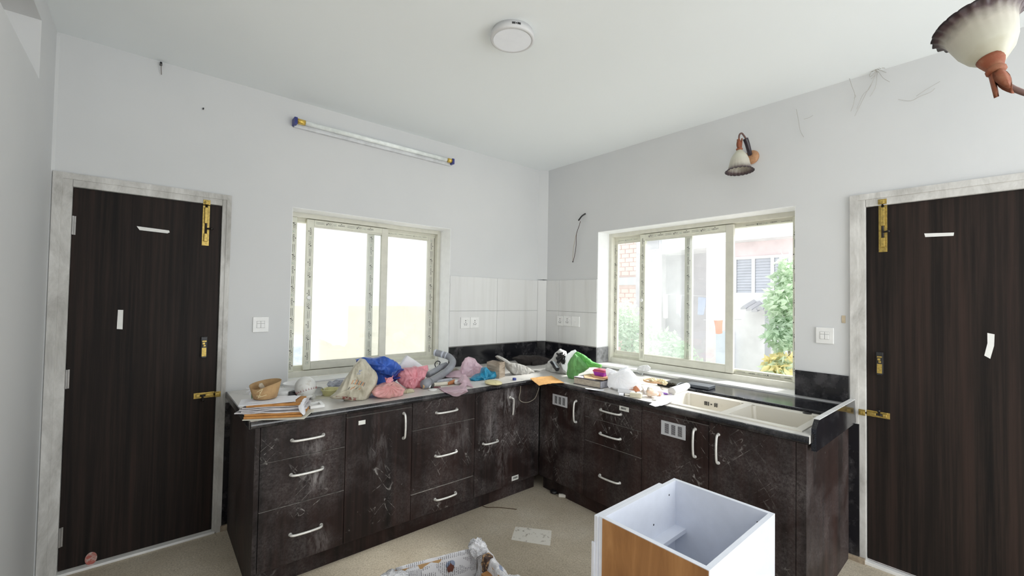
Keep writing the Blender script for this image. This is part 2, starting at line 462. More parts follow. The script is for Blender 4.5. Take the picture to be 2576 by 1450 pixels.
def merge(dst, src, mtx, mi=0):
    mp = {}
    for v in src.verts: mp[v] = dst.verts.new(mtx @ v.co)
    for f in src.faces:
        try: g = dst.faces.new([mp[v] for v in f.verts]); g.material_index = mi
        except ValueError: pass
def frame_m(o, ex, ey):
    """matrix with origin o, x axis ex and y axis ey"""
    ex = Vector(ex).normalized(); ey = Vector(ey).normalized(); ez = ex.cross(ey)
    return Matrix(((ex.x, ey.x, ez.x, o[0]), (ex.y, ey.y, ez.y, o[1]), (ex.z, ey.z, ez.z, o[2]), (0, 0, 0, 1)))
CAMDIR_L = (-.30, -.95, .1)     # from the left run towards the middle of the room
CAMDIR_R = (-.86, -.50, .1)
ZC = .872                       # worktop height
# ================================================================ SETTING
ZT = 2.856
WX1, WX2, WZ0, WZ1 = -2.4487, -1.1563, .8824, 2.1055        # left window opening
RY1, RY2, RZ0, RZ1 = -.7298, -2.336, .9032, 2.1318          # right window opening
struct('floor', bx((-5, -5.5, -.1), (0, 0, 0)), M['floor'])
struct('ceiling', bx((-5.2, -3.7, ZT), (.25, .25, ZT + .15)), M['ceil'])  # stops short behind the camera, an added opening for sky light
bm = B()
for lo, hi in (((-3.75, 0, ZT), (-3.585, .25, 0)), ((-3.585, 0, 2.118), (-2.813, .25, ZT)), ((-2.813, 0, 0), (WX1, .25, ZT)),
               ((WX1, 0, 0), (WX2, .25, WZ0 - .021)), ((WX1, 0, WZ1), (WX2, .25, ZT)), ((WX2, 0, 0), (.25, .25, ZT)), ((-5.2, .13, 0), (-3.75, .25, ZT))):
    box(bm, lo, hi)
wall_left = struct('wall_left', bm, M['wall'])
bm = B()
for lo, hi in (((0, RY1, 0), (.25, 0, ZT)), ((0, RY2, 0), (.25, RY1, RZ0 - .021)), ((0, RY2, RZ1), (.25, RY1, ZT)), ((0, -2.628, 0), (.25, RY2, ZT)),
               ((0, -3.45, 2.137), (.25, -2.628, ZT)), ((0, -5.5, 0), (.25, -3.45, ZT))):
    box(bm, lo, hi)
wall_right = struct('wall_right', bm, M['wall'])
bm = B()     # side wall on the door side, with a high niche opening through to the next room
box(bm, (-3.75, -.40, 0), (-3.6, 0, ZT)); box(bm, (-3.75, -1.9, 0), (-3.6, -.40, 2.452)); box(bm, (-3.75, -1.9, 2.72), (-3.6, -.40, ZT))
prism(bm, [(-3.6, -.012, 0), (-3.588, 0, 0), (-3.6, 0, 0)], (0, 0, 2.84))
struct('wall_side', bm, M['wall'])
struct('wall_rear', box(bx((-5.2, -5.7, 0), (.25, -5.5, ZT)), (-5.2, -5.5, 0), (-5.0, .13, ZT)), M['wall'])
# chamfered conduit cover in the corner
struct('trim_corner', prism(B(), [(-.078, 0, 1.70), (0, -.068, 1.70), (0, 0, 1.70)], (0, 0, ZT - 1.70)), M['wall'])

# white glazed tiles above the worktop, two courses, and black granite tiles under them
def tiles(wall, name, mat, rects, left, t=.008, gap=.0012):
    for (a0, a1, z0, z1) in rects:
        a0, a1 = min(a0, a1) + gap, max(a0, a1) - gap
        lo, hi = ((a0, -t, z0 + gap), (a1, -.0005, z1 - gap)) if left else ((-t, a0, z0 + gap), (-.0005, a1, z1 - gap))
        obj(name, bx(lo, hi, .0015), mat, wall)
tiles(wall_left, 'white_tile', M['tile'], [(-1.156, -.62, 1.372, 1.688), (-.62, -.078, 1.372, 1.688), (-1.156, -.62, 1.054, 1.372), (-.62, -.078, 1.054, 1.372)], True)
tiles(wall_right, 'white_tile', M['tile'], [(-.07, -.25, 1.372, 1.688), (-.25, -.73, 1.372, 1.688), (-.07, -.25, 1.054, 1.372), (-.25, -.73, 1.054, 1.372)], False)
tiles(wall_left, 'black_tile', M['btile'], [(-1.156, -1.06, .872, 1.048), (-1.06, -.48, .872, 1.048), (-.48, -.078, .872, 1.048)], True, .012)
tiles(wall_right, 'black_tile', M['btile'], [(-.07, -.40, .872, 1.048), (-.40, -.73, .872, 1.048), (-2.336, -2.615, .905, 1.066)], False, .012)
tiles(wall_left, 'black_cladding_tile', M['btile'], [(-2.808, -2.60, .035, .80)], True, .012)
tiles(wall_right, 'black_cladding_tile', M['btile'], [(-2.50, -2.666, .03, .795)], False, .02)
obj('reveal_tile', bx((.002, -.7298 - .008, .905), (.168, -.7298, 1.045), .001), plain('grey_marble', (.22, .22, .23), .3, vs=30, var=.4), wall_right)
# chamfer pieces of both bands
for z0, z1, mt, e in ((.872, 1.048, M['btile'], .012), (1.054, 1.688, M['tile'], .008)):
    obj('corner_tile', prism(B(), [(-.076, -e, z0), (-e, -.068, z0), (0, -.068, z0), (0, 0, z0), (-.076, 0, z0)], (0, 0, z1 - z0)), mt, wall_left)
struct('trim_joint', box(bx((-1.156, -.010, 1.048), (-.07, 0, 1.054)), (-.010, -.73, 1.048), (0, -.06, 1.054)), plain('grey_grout', (.22, .21, .2), .9))
tan = plain('tan_skirting', (.36, .29, .21), .7, vs=40, var=.25)
struct('baseboard_left', bx((-2.812, -.022, 0), (-2.70, 0, .034)), tan)
struct('baseboard_right', bx((-.03, -2.69, 0), (0, -2.57, .03)), tan)

# window sills
marble = plain('white_marble_sill', (.80, .80, .79), .3, vs=12, var=.06)
struct('trim_sill', bx((WX1, -.012, WZ0 - .02), (WX2, .172, WZ0), .003), marble)
struct('trim_sill', bx((-.015, RY2, RZ0 - .02), (.172, RY1, RZ0), .003), marble)

rv = plain('lit_reveal_white', (.86, .87, .88), .6, var=.03)  # whiter than the wall paint: daylight on the reveals put into colour
bm = bx((WX1, .0005, WZ0), (WX1 + .003, .17, WZ1)); box(bm, (WX2 - .003, .0005, WZ0), (WX2, .17, WZ1)); box(bm, (WX1, .0005, WZ1 - .003), (WX2, .17, WZ1)); struct('trim_reveal', bm, rv)
bm = bx((.0005, RY1 - .003, RZ0 + .15), (.17, RY1, RZ1)); box(bm, (.0005, RY2, RZ0), (.17, RY2 + .003, RZ1)); box(bm, (.0005, RY2, RZ1 - .003), (.17, RY1, RZ1)); struct('trim_reveal', bm, rv)
# ---------------------------------------------------------------- windows
CHK = [(-.62, .12), (-.50, .22), (-.36, -.10), (.10, .52), (.16, .46), (-.36, -.42)]
T_KB = text_bm('KBSAM', 1.0); T_SO = text_bm('SO', 1.0)
def add_check(dst, m):
    vs = [dst.verts.new(m @ Vector((x, y, 0))) for x, y in CHK]; dst.faces.new(vs)
def add_rect(dst, m, x0, y0, x1, y1, mi=0):
    f = dst.faces.new([dst.verts.new(m @ Vector(p + (0,))) for p in ((x0, y0), (x1, y0), (x1, y1), (x0, y1))]); f.material_index = mi
def outline(dst, m, x0, y0, x1, y1, w=.0007):
    for a in ((x0, y0, x1, y0 + w), (x0, y1 - w, x1, y1), (x0, y0, x0 + w, y1), (x1 - w, y0, x1, y1)): add_rect(dst, m, *a)
def film(parent, p0, ex, ey, length, width, start=0.0):
    """printed protective film: lines, tick with SO, leaf box and maker's lettering, repeated along ex"""
    bm = B(); s = width / .044; x = -start
    Mx = frame_m(p0, ex, ey)
    def at(px, py, sc): return Mx @ Matrix.Translation((px, py, 0)) @ Matrix.Scale(sc, 4)
    while x < length:
        if 0 <= x < length - .066:      # block of small text lines
            for yy in (-.006, .005):
                add_rect(bm, at(x, 0, 1), .004, yy * s, .062, (yy + .0022) * s)
            add_rect(bm, at(x, 0, 1), .068, -.016 * s, .0688, .016 * s)
        if 0 <= x + .078 and x + .125 < length:
            add_check(bm, at(x + .092, 0, .026 * s)); merge(bm, T_SO, at(x + .106, .001 * s, .021 * s))
            outline(bm, at(x, 0, 1), .080, -.014 * s, .126, .014 * s)
        if 0 <= x + .13 and x + .156 < length:
            outline(bm, at(x, 0, 1), .134, -.009 * s, .154, .010 * s)
            q = at(x + .144, 0, .012 * s); f = bm.faces.new([bm.verts.new(q @ Vector((a, b, 0))) for a, b in ((-.4, -.3), (.4, -.3), (.1, .0), (0, .5), (-.1, .0))]); f.material_index = 1
        if 0 <= x + .165 and x + .222 < length:
            merge(bm, T_KB, at(x + .193, -.001 * s, .0175 * s))
            q = at(x + .193, .013 * s, .007 * s); bm.faces.new([bm.verts.new(q @ Vector((a, b, 0))) for a, b in ((-.5, -.4), (.5, -.4), (.6, .5), (.25, .1), (0, .6), (-.25, .1), (-.6, .5))])
        x += .235
    if not bm.faces: bm.free(); return
    o = obj('film_print', bm, [ink, green_ink], parent); o['kind'] = 'stuff'
def window(name, mp, s0, s1, z0, z1, jamb0, jamb1, front, backs, open_left, handle_s, prints):
    """two-track sliding window; mp maps (along, depth, height) to the world"""
    def bar(nm, a, b, par, mat=upvc, bev=.003): return obj(nm, bx(mp(*a), mp(*b), bev), mat, par)
    w = sempty(name, mp((s0 + s1) / 2, .17, z0))
    for (a, b) in (((s0, .17, z0), (s0 + .032, .27, z1)), ((s1 - .032, .17, z0), (s1, .27, z1)), ((s0 + .032, .1702, z1 - .036), (s1 - .032, .27, z1)), ((s0 + .032, .1702, z0), (s1 - .032, .27, z0 + .046))):
        bar('frame_member', a, b, w)
    zi0, zi1 = z0 + .046, z1 - .036
    for s_, e_ in ((s0 + .032, s0 + .032 + jamb0), (s1 - .032 - jamb1, s1 - .032)):
        if e_ - s_ > .004: bar('track_cover', (s_, .182, zi0), (e_, .268, zi1), w, upvcw)
    bar('track_rail', (s0 + .03, .215, zi0), (s1 - .03, .22, zi0 + .014), w, upvc, 0); bar('track_rail', (s0 + .03, .215, zi1 - .014), (s1 - .03, .22, zi1), w, upvc, 0)
    bar('track_cover', (s0 + .032, .222, zi1 - .030), (s1 - .032, .268, zi1), w, upvcw, 0)
    bar('track_cover', (s0 + .032, .222, zi0), (s1 - .032, .268, zi0 + .035), w, upvcw, 0)
    for nm, (a, b, sw0, sw1), d0, d1, filmy in (('front_sash', front, .184, .213, 1), ('back_sash', backs, .224, .252, 0)):
        sa = obj(nm, bx(mp(a, d0, zi0 + .004), mp(a + sw0, d1, zi1 - .004), .003), upvcw if filmy else upvc, w)
        bar('stile', (b - sw1, d0, zi0 + .004), (b, d1, zi1 - .004), sa, upvc)
        bar('top_rail', (a + sw0, d0, zi1 - .050), (b - sw1, d1, zi1 - .004), sa, upvcw)
        bar('bottom_rail', (a + sw0, d0, zi0 + .004), (b - sw1, d1, zi0 + .056), sa, upvc)
        for (p, q) in (((a + sw0, d0 + .004, zi1 - .062), (b - sw1, d0 + .010, zi1 - .050)), ((a + sw0, d0 + .004, zi0 + .056), (b - sw1, d0 + .010, zi0 + .066))):
            bar('glazing_bead', p, q, sa, upvc, 0)
        bar('glass_pane', (a + sw0 - .004, d0 + .011, zi0 + .05), (b - sw1 + .004, d0 + .016, zi1 - .046), sa, M['glass'], 0)
        if filmy and handle_s is not None:
            c = mp(handle_s, d0, (z0 + z1) / 2 - .02); n = Vector(mp(0, -1, 0)) - Vector(mp(0, 0, 0))
            obj('pull_knob', lathe(B(), [(.016, 0), (.016, .006), (.012, .012), (0, .013)], 20, c, n), whiteplastic, sa)
    ex, ez = Vector(mp(1, 0, 0)) - Vector(mp(0, 0, 0)), Vector((0, 0, 1))
    for kind, sc, d, za, zb, wd, st in prints:
        if kind == 'v':   # reading downwards
            film(w, mp(sc, d, zb), -ez, ex, zb - za, wd, st)
        elif kind == 'u':
            film(w, mp(sc, d, za), ez, -ex, zb - za, wd, st)
        elif kind == 'h': film(w, mp(za, d, sc), ex, ez, zb - za, wd, st)
        else: film(w, mp(zb, d, sc), -ex, -ez, zb - za, wd, st)
    return w
mpL = lambda s, d, z: (s, d, z)
mpR = lambda s, d, z: (d, -s, z)
fz0, fz1 = WZ0 + .05, WZ1 - .05
FL0, FL1 = (-2.304, 0.19, 2.039)[0], (-1.66, 0.19, 2.02)[0]
BL0 = (-1.818, 0.235, 2.008)[0]
window('window_1', mpL, WX1, WX2, WZ0, WZ1, .045, 0, (FL0, FL1, .052, .056), (BL0, WX2 - .036, .054, .062), True, FL0 + .026,
       [('v', WX1 + .055, .1812, fz0, fz1, .044, .05), ('v', WX1 + .022, .1692, fz0 + .05, fz1, .03, .14), ('u', FL0 + .027, .1832, fz0 + .01, fz1 - .02, .044, .1),
        ('h', WZ1 - .063, .1832, FL0 + .06, FL1 - .06, .04, .0), ('h', WZ1 - .066, .2232, FL1 + .01, WX2 - .06, .034, .07),
        ('v', BL0 + .028, .2232, fz0 + .02, fz1 - .02, .05, .03), ('v', WX2 - .066, .2232, fz0 + .02, fz1 - .02, .05, .12), ('h', WZ1 - .068, .2212, WX1 + .09, FL0 - .01, .03, .08)])
gz0, gz1 = RZ0 + .05, RZ1 - .05
FR0, FR1 = -(0.19, -1.062, 2.034)[1], -(0.19, -1.874, 2.042)[1]
BR0, BR1 = -(0.235, -0.7379, 2.041)[1], -(0.235, -1.53, 2.036)[1]
window('window_2', mpR, -RY1, -RY2, RZ0, RZ1, 0, .036, (FR0, FR1, .052, .058), (BR0, BR1, .055, .064), False, FR0 + .022,
       [('u', -RY2 - .05, .1812, gz0, gz1, .044, .02), ('u', -RY2 - .02, .1692, gz0 + .1, gz1, .03, .15), ('v', FR0 + .027, .1832, gz0, gz1 - .02, .044, .16),
        ('h', RZ1 - .063, .1832, FR0 + .06, FR1 - .06, .042, .05), ('h', RZ1 - .054, .2212, FR1 + .005, -RY2 - .075, .034, .17), ('i', RZ0 + .064, .2212, FR1 + .01, -RY2 - .075, .034, .16),
        ('v', BR0 + .028, .2232, gz0 + .02, gz1 - .02, .05, .1), ('v', BR1 - .033, .2232, gz0 + .02, gz1 - .02, .05, .2), ('h', RZ1 - .066, .2232, BR0 + .06, FR0 - .005, .034, .0)])
# latch slots on the outer stiles
for mp, s, z in ((mpL, WX1 + .022, 1.40), (mpR, -RY2 - .026, 1.46)):
    par = bpy.data.objects['window_1' if mp is mpL else 'window_2']
    o = obj('latch_plate', bx(mp(s - .012, .1655, z - .08), mp(s + .012, .1695, z + .08), .0015), upvcw, par)
    obj('latch_slot', box(bx(mp(s - .007, .1645, z - .03), mp(s + .007, .1657, z + .03)), mp(s - .0045, .1640, z - .024), mp(s + .0045, .1647, z + .024)), darkmetal, o)

# ---------------------------------------------------------------- doors
def tower_bolt(par, o, ex, ez, L, wd, keep):
    """brass tower bolt: base plate, rod with knob, keeper on the frame; o is the plate's lower middle, ez along the rod, ex across"""
    Mx = frame_m(o, ex, ez)     # local z points out of the door
    bm = box(B(), (-wd / 2, 0, 0), (wd / 2, L, .004), .001)
    for y in (.03 * L / .25, .5 * L, .93 * L): 
        for sx in (-1, 1): lathe(bm, [(.0035, .004), (.0035, .0055), (0, .006)], 8, (sx * wd * .36, y, 0))
    for y0, y1 in ((.10, .30), (.55, .95)): box(bm, (-wd * .27, L * y0, .004), (wd * .27, L * y1, .018), .004)
    bmesh.ops.transform(bm, matrix=Mx, verts=bm.verts); t = obj('tower_bolt', bm, brass, par)
    bm = tube(B(), [(0, L * .14, .011), (0, L * 1.05, .011)], .006, 10); tube(bm, [(0, L * .42, .011), (wd * .35, L * .42, .022), (wd * .62, L * .42, .030)], .005, 8); lathe(bm, [(0, 0), (.008, .002), (.008, .012), (0, .014)], 10, (wd * .62, L * .42, .028), (.7, 0, .6))
    bmesh.ops.transform(bm, matrix=Mx, verts=bm.verts); obj('bolt_rod', bm, darkmetal, t, True)
    bm = box(B(), (-wd / 2, L * 1.01, keep), (wd / 2, L * 1.01 + .03, keep + .004), .001); box(bm, (-wd * .3, L * 1.01, keep + .004), (wd * .3, L * 1.01 + .024, keep + .018), .004)
    bmesh.ops.transform(bm, matrix=Mx, verts=bm.verts); obj('bolt_keeper', bm, brass, t)
def night_latch(par, o, ex, ez):
    Mx = frame_m(o, ex, ez)
    bm = box(B(), (-.016, -.06, 0), (.016, .065, .014), .003); box(bm, (-.012, -.065, .014), (.012, .045, .018), .002)
    bmesh.ops.transform(bm, matrix=Mx, verts=bm.verts); t = obj('lock_body', bm, blackp, par)
    bm = box(B(), (-.011, -.055, .018), (.011, -.002, .0195)); box(bm, (-.011, .034, .018), (.011, .042, .0195))
    lathe(bm, [(.007, .018), (.006, .024), (0, .025)], 12, (.001, .010, 0)); box(bm, (-.009, .018, .018), (.004, .030, .021), .001)
    bmesh.ops.transform(bm, matrix=Mx, verts=bm.verts); obj('lock_face', bm, brass, t)
def hinge(par, o, ex, ez):
    Mx = frame_m(o, ex, ez); bm = tube(B(), [(0, -.05, .004), (0, .05, .004)], .006, 10); box(bm, (0, -.05, 0), (.012, .05, .002))
    bmesh.ops.transform(bm, matrix=Mx, verts=bm.verts); obj('hinge', bm, plain('steel', (.42, .41, .4), .4, metal=.7), par)
tape = plain('paper_tape', (.80, .80, .78), .7, var=.05)
def strip(par, pts, n, m=tape, nm='tape_strip'):
    obj(nm, prism(B(), pts, Vector(n) * .0012), m, par)

d1 = sempty('door_1', (-3.19, .0, 0))
bm = B(); box(bm, (-3.59, -.012, 0), (-3.518, .11, 2.118), .004); box(bm, (-2.855, -.012, 0), (-2.809, .11, 2.118), .004); box(bm, (-3.518, -.012, 2.05), (-2.855, .11, 2.118), .004)
obj('door_frame', bm, M['plaster'], d1)
bm = B(); box(bm, (-3.592, -.017, 0), (-3.556, -.0125, 2.088)); box(bm, (-3.592, -.017, 2.088), (-2.807, -.0125, 2.12)); box(bm, (-2.832, -.017, 0), (-2.807, -.0125, 2.088))
obj('architrave', bm, M['plaster'], d1)
leaf = obj('door_leaf', bx((-3.516, .004, .022), (-2.857, .04, 2.047), .002), M['door'], d1)
obj('gap_light_strip', bx((-3.53, -.02, 0), (-2.84, .09, .014), .003), marble, d1)  # pale strip added for the bright line of light under the door
tower_bolt(leaf, (-2.936, .004, 1.79), (1, 0, 0), (0, 0, 1), .25, .036, .016)
tower_bolt(leaf, (-2.968, .004, .863), (0, 0, -1), (1, 0, 0), .105, .034, .016)
night_latch(leaf, (-2.925, .004, 1.16), (1, 0, 0), (0, 0, 1))
for z in (1.845, 1.027, .20): hinge(leaf, (-3.514, .002, z), (1, 0, 0), (0, 0, 1))
strip(leaf, [(-3.258, .004, 1.872), (-3.245, .004, 1.851), (-3.12, .004, 1.846), (-3.110, .004, 1.853), (-3.113, .004, 1.864)], (0, -1, 0))
strip(leaf, [(-3.323, .004, 1.393), (-3.301, .004, 1.392), (-3.301, .004, 1.283), (-3.325, .004, 1.286)], (0, -1, 0))
strip(leaf, [(-3.392 + .024 * math.cos(a), .004, .045 + .034 * math.sin(a)) for a in [2 * PI * k / 20 for k in range(20)]], (0, -1, 0), dusty('faded_red_sticker', (.40, .10, .08), (.5, .42, .38), .45, .6, scale=30), 'round_sticker')

d2 = sempty('door_2', (0, -3.04, 0))
bm = B(); box(bm, (-.012, -2.695, 0), (.11, -2.626, 2.14), .004); box(bm, (-.012, -3.45, 0), (.11, -3.385, 2.14), .004); box(bm, (-.012, -3.385, 2.066), (.11, -2.695, 2.14), .004)
obj('door_frame', bm, M['plaster'], d2)
bm = B(); box(bm, (-.017, -2.66, 0), (-.0125, -2.622, 2.108)); box(bm, (-.017, -3.46, 2.108), (-.0125, -2.622, 2.142)); box(bm, (-.017, -3.46, 0), (-.0125, -3.42, 2.108))
obj('architrave', bm, M['plaster'], d2)
leaf2 = obj('door_leaf', bx((.004, -3.383, .03), (.04, -2.697, 2.063), .002), M['door'], d2)
obj('gap_light_strip', bx((-.02, -3.4, 0), (.09, -2.68, .02), .003), marble, d2)  # added pale strip again, for the bright line below this leaf
tower_bolt(leaf2, (.004, -2.771, 1.797), (0, -1, 0), (0, 0, 1), .27, .038, .016)
tower_bolt(leaf2, (.004, -2.798, .865), (0, 0, 1), (0, 1, 0), .105, .034, .016)
night_latch(leaf2, (.004, -2.756, 1.158), (0, -1, 0), (0, 0, 1))
strip(leaf2, [(.004, -2.942, 1.886), (.004, -2.946, 1.866), (.004, -3.053, 1.862), (.004, -3.055, 1.879)], (-1, 0, 0))
strip(leaf2, [(.004, -3.168, 1.362), (.004, -3.192, 1.357), (.004, -3.190, 1.300), (.004, -3.177, 1.234), (.004, -3.157, 1.248), (.004, -3.168, 1.310)], (-1, 0, 0))

# ================================================================ KITCHEN UNITS
FY, FX = -.82, -.8172
runL = lambda s, d, z: (s, FY + d, z)
runR = lambda s, d, z: (FX + d, -s, z)
def bow(par, run, s, z, L, vert=False, out=.03, m=None):
    """bow handle: two feet and an arched grip"""
    def P(t, h): return Vector(run(s, -h, z + t) if vert else run(s + t, -h, z))
    h = L / 2; bm = B()
    tube(bm, [P(-h, 0), P(-h + .003, out * .55), P(-h * .72, out * .86), P(0, out), P(h * .72, out * .86), P(h - .003, out * .55), P(h, 0)], lambda t: .0062 + .0025 * abs(2 * t - 1) ** 4, 10, 5)
    for e in (-1, 1): lathe(bm, [(.0095, 0), (.009, .004), (.007, .007)], 12, P(e * h, 0), Vector(run(0, -1, 0)) - Vector(run(0, 0, 0)))
    return obj('handle', bm, m or chrome, par, True)
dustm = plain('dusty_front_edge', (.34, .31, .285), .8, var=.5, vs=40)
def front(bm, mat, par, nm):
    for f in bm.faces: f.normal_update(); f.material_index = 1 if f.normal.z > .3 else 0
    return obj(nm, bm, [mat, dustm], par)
def unit(label, run, s0, s1, mat, doors=(), drawers=(), filler=None, group=None):
    t = thing('base_cabinet', label, 'cabinet', run((s0 + s1) / 2, .3, 0), group)
    bm = B()
    for a, b in (((s0 + .001, .019, .10), (s0 + .018, .79, .83)), ((s1 - .018, .019, .10), (s1 - .001, .79, .83)), ((s0 + .018, .019, .10), (s1 - .018, .79, .118)), ((s0 + .018, .772, .118), (s1 - .018, .79, .83)), ((s0 + .018, .019, .75), (s1 - .018, .03, .83))):
        box(bm, run(*a), run(*b))
    obj('carcass', bm, M['cabs'], t)
    obj('plinth', bx(run(s0, .05, 0), run(s1, .065, .10)), M['cabs'], t)
    if filler: obj('filler_rail', bx(run(s0 + .002, .004, filler[0] + .002), run(s1 - .002, .019, filler[1])), mat, t)
    for (z0, z1, hs, hz, hl) in drawers:
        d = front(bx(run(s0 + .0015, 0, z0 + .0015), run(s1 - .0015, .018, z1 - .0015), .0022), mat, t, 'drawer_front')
        bow(d, run, hs, hz, hl)
    ds = []
    for (a, b, z0, z1, hs, hz, hl) in doors:
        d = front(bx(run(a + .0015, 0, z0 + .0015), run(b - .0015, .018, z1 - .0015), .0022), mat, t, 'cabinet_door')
        if hl: bow(d, run, hs, hz, hl, True)
        ds.append(d)
    return t, ds
sl, sr = M['cabd'], M['cab']
u1, _ = unit('dark laminate three-drawer cabinet at the open end, beside the bolted left door', runL, -2.753, -2.332, sr, drawers=[(.649, .845, -2.531, .739, .155), (.408, .649, -2.531, .562, .155), (.107, .408, -2.528, .255, .152)])
u2, dd = unit('dark laminate single-door cabinet with fan-shaped scratches and one upright handle', runL, -2.332, -1.923, sr, doors=[(-2.332, -1.923, .107, .808, -1.983, .702, .15)], filler=(.808, .842))
stick = plain('white_sticker', (.78, .78, .74), .5, var=.03)
obj('sticker', bx((-2.262, -.8208, .755), (-2.222, -.8195, .779)), stick, dd[0])
u3, _ = unit('dark laminate three-drawer cabinet under the pink sheet, its lowest drawer shallow', runL, -1.923, -1.443, sr, drawers=[(.657, .842, -1.677, .744, .156), (.282, .657, -1.676, .466, .158), (.105, .262, -1.674, .188, .156)], filler=(.262, .282))
u4, _ = unit('narrow stained pull-out cabinet with one small level handle', runL, -1.443, -1.19, sl, drawers=[(.105, .842, -1.308, .465, .126)])
u5, dd = unit('heavily stained corner cabinet with a broken handle, left of the inner corner', runL, -1.19, -.822, sl, doors=[(-1.19, -.822, .112, .842, -1.115, .70, 0)])
# broken handle: one foot and a loose bar
bm = tube(B(), [(-1.128, -.82, .757), (-1.127, -.845, .756), (-1.116, -.85, .745), (-1.114, -.848, .69), (-1.114, -.84, .63)], .0055, 8); lathe(bm, [(.011, 0), (.009, .006)], 12, (-1.128, -.82, .757), (0, -1, 0))
obj('broken_handle', bm, chrome, dd[0], True)
def barcode(par, run, s0, s1, z0, z1):
    o = obj('barcode_sticker', bx(run(s0, -.0009, z0), run(s1, .0002, z1)), stick, par); bm = B(); random.seed(int(s0 * 1000) % 97); s = s0 + .012 * (1 if s1 > s0 else -1); L = abs(s1 - s0)
    for k in range(14):
        w = random.choice((.0011, .0018, .0026)); box(bm, run(s, -.0012, z0 + (z1 - z0) * .32), run(s + w, -.0008, z0 + (z1 - z0) * .74)); s += w + random.choice((.0009, .0016))
        if s > s1 - .008: break
    q = obj('barcode', bm, ink, o); q['kind'] = 'stuff'
barcode(dd[0], runL, -1.098, -1.032, .132, .166)
r1, dd = unit('stained corner cabinet with a white vent grille and upright handle', runR, .8225, 1.2715, sl, doors=[(.8225, 1.2715, .112, .83, 1.197, .684, .15)], filler=(.83, .842))
def vent(par, s0, s1, z0, z1):
    """white grille: plate with three columns of slots"""
    o = obj('vent_grille', bx(runR(s0, -.004, z0), runR(s1, .001, z1), .0012), plain('grille_white', (.62, .63, .66), .4, var=.03), par); bm = B()
    w = (s1 - s0)
    for c in (.16, .43, .70):
        for k in range(10):
            zz = z0 + (z1 - z0) * (.17 + .069 * k); box(bm, runR(s0 + w * c, -.0046, zz), runR(s0 + w * (c + .17), -.0036, zz + .0034))
    q = obj('vent_slots', bm, blackp, o); q['kind'] = 'stuff'
vent(dd[0], .962, 1.11, .691, .771)
r2, _ = unit('dark three-drawer cabinet to the left of the sink, deep bottom drawer', runR, 1.2715, 1.734, sr, drawers=[(.671, .80, 1.498, .745, .16), (.505, .671, 1.497, .585, .16), (.107, .505, 1.497, .30, .16)], filler=(.80, .842))
barcode(r2, runR, 1.567, 1.640, .772, .802)
r3, dd = unit('two-door sink cabinet with a vent grille, dark laminate, paired upright handles', runR, 1.734, 2.573, sr, doors=[(1.734, 2.155, .107, .808, 2.079, .694, .154), (2.155, 2.573, .107, .84, 2.208, .697, .153)])
vent(dd[0], 1.869, 2.022, .692, .776)
obj('filler_rail', bx(runR(1.736, .004, .81), runR(2.03, .019, .842)), sr, r3)
obj('end_panel', bx((FX, -2.615, 0), (-.0205, -2.5745, .832)), M['cabs'], r3)
obj('end_panel', bx((-2.776, FY, 0), (-2.7545, -.0125, .832)), M['cabs'], u1)

# worktop: L shape with a cut-out for the sink
wt = thing('worktop', 'dusty black granite worktop running round the corner on top of the dark cabinets', 'worktop', (-1.4, -.4, ZC - .038))
SX0, SX1, SY0, SY1 = -.765, -.375, -2.575, -1.79        # sink cut-out
bm = B()
for lo, hi in (((-2.80, -.837), (-.832, -.0125)), ((-.832, SY1), (-.0125, -.0125)), ((-.832, SY0), (SX0, SY1)), ((SX1, SY0), (-.0125, SY1)), ((-.832, -2.628), (-.0125, SY0))):
    box(bm, lo + (ZC - .038,), hi + (ZC,))
obj('slab', bm, M['counter'], wt)
def nose(pts, d):
    """rounded front edge along a straight line"""
    a, b = Vector(pts[0]), Vector(pts[1]); d = Vector(d); n = 8; bm = B(); ring = []
    for p in (a, b): ring.append([bm.verts.new(p + d * (.018 * math.cos(PI * (k / n - .5))) + Vector((0, 0, .0185 * math.sin(PI * (k / n - .5)) - .0195))) for k in range(n + 1)])
    for k in range(n): bm.faces.new((ring[0][k], ring[0][k + 1], ring[1][k + 1], ring[1][k]))
    bm.faces.new(ring[0][::-1]); bm.faces.new(ring[1]); bm.faces.new((ring[0][0], ring[1][0], ring[1][-1], ring[0][-1])); return bm
obj('front_edge', nose([(-2.80, -.837, ZC), (-.832, -.837, ZC)], (0, -1, 0)), M['edge'], wt)
obj('front_edge', nose([(-.832, -.837, ZC), (-.832, -2.63, ZC)], (-1, 0, 0)), M['edge'], wt)
obj('end_edge', bx((-2.806, -.8385, ZC - .038), (-2.80, -.0125, ZC - .0005), .002), M['edge'], wt)
tag(obj('granite_ledge', bx((-.335, -2.626, ZC + .0005), (-.016, -1.55, .893), .009), M['ledge']), 'long black granite ledge on the worktop behind the sink', 'ledge')
bm = prism(B(), [(-.80, -2.63, .80), (-.80, -2.63, .905), (-.755, -2.63, .942), (-.05, -2.63, .936), (-.012, -2.63, .80)], (0, -.02, 0))
up = thing('granite_upstand', 'black granite upstand closing the open end of the worktop beside the right door', 'upstand', (-.4, -2.64, .80))
obj('upstand_slab', bm, M['ledge'], up)
obj('upstand_cap', prism(B(), [(-.757, -2.628, .942), (-.757, -2.652, .942), (-.045, -2.652, .937), (-.045, -2.628, .937)], (0, 0, .003)), plain('white_upstand_edge', (.72, .72, .72), .4), up)  # plain white strip along the top of the upstand

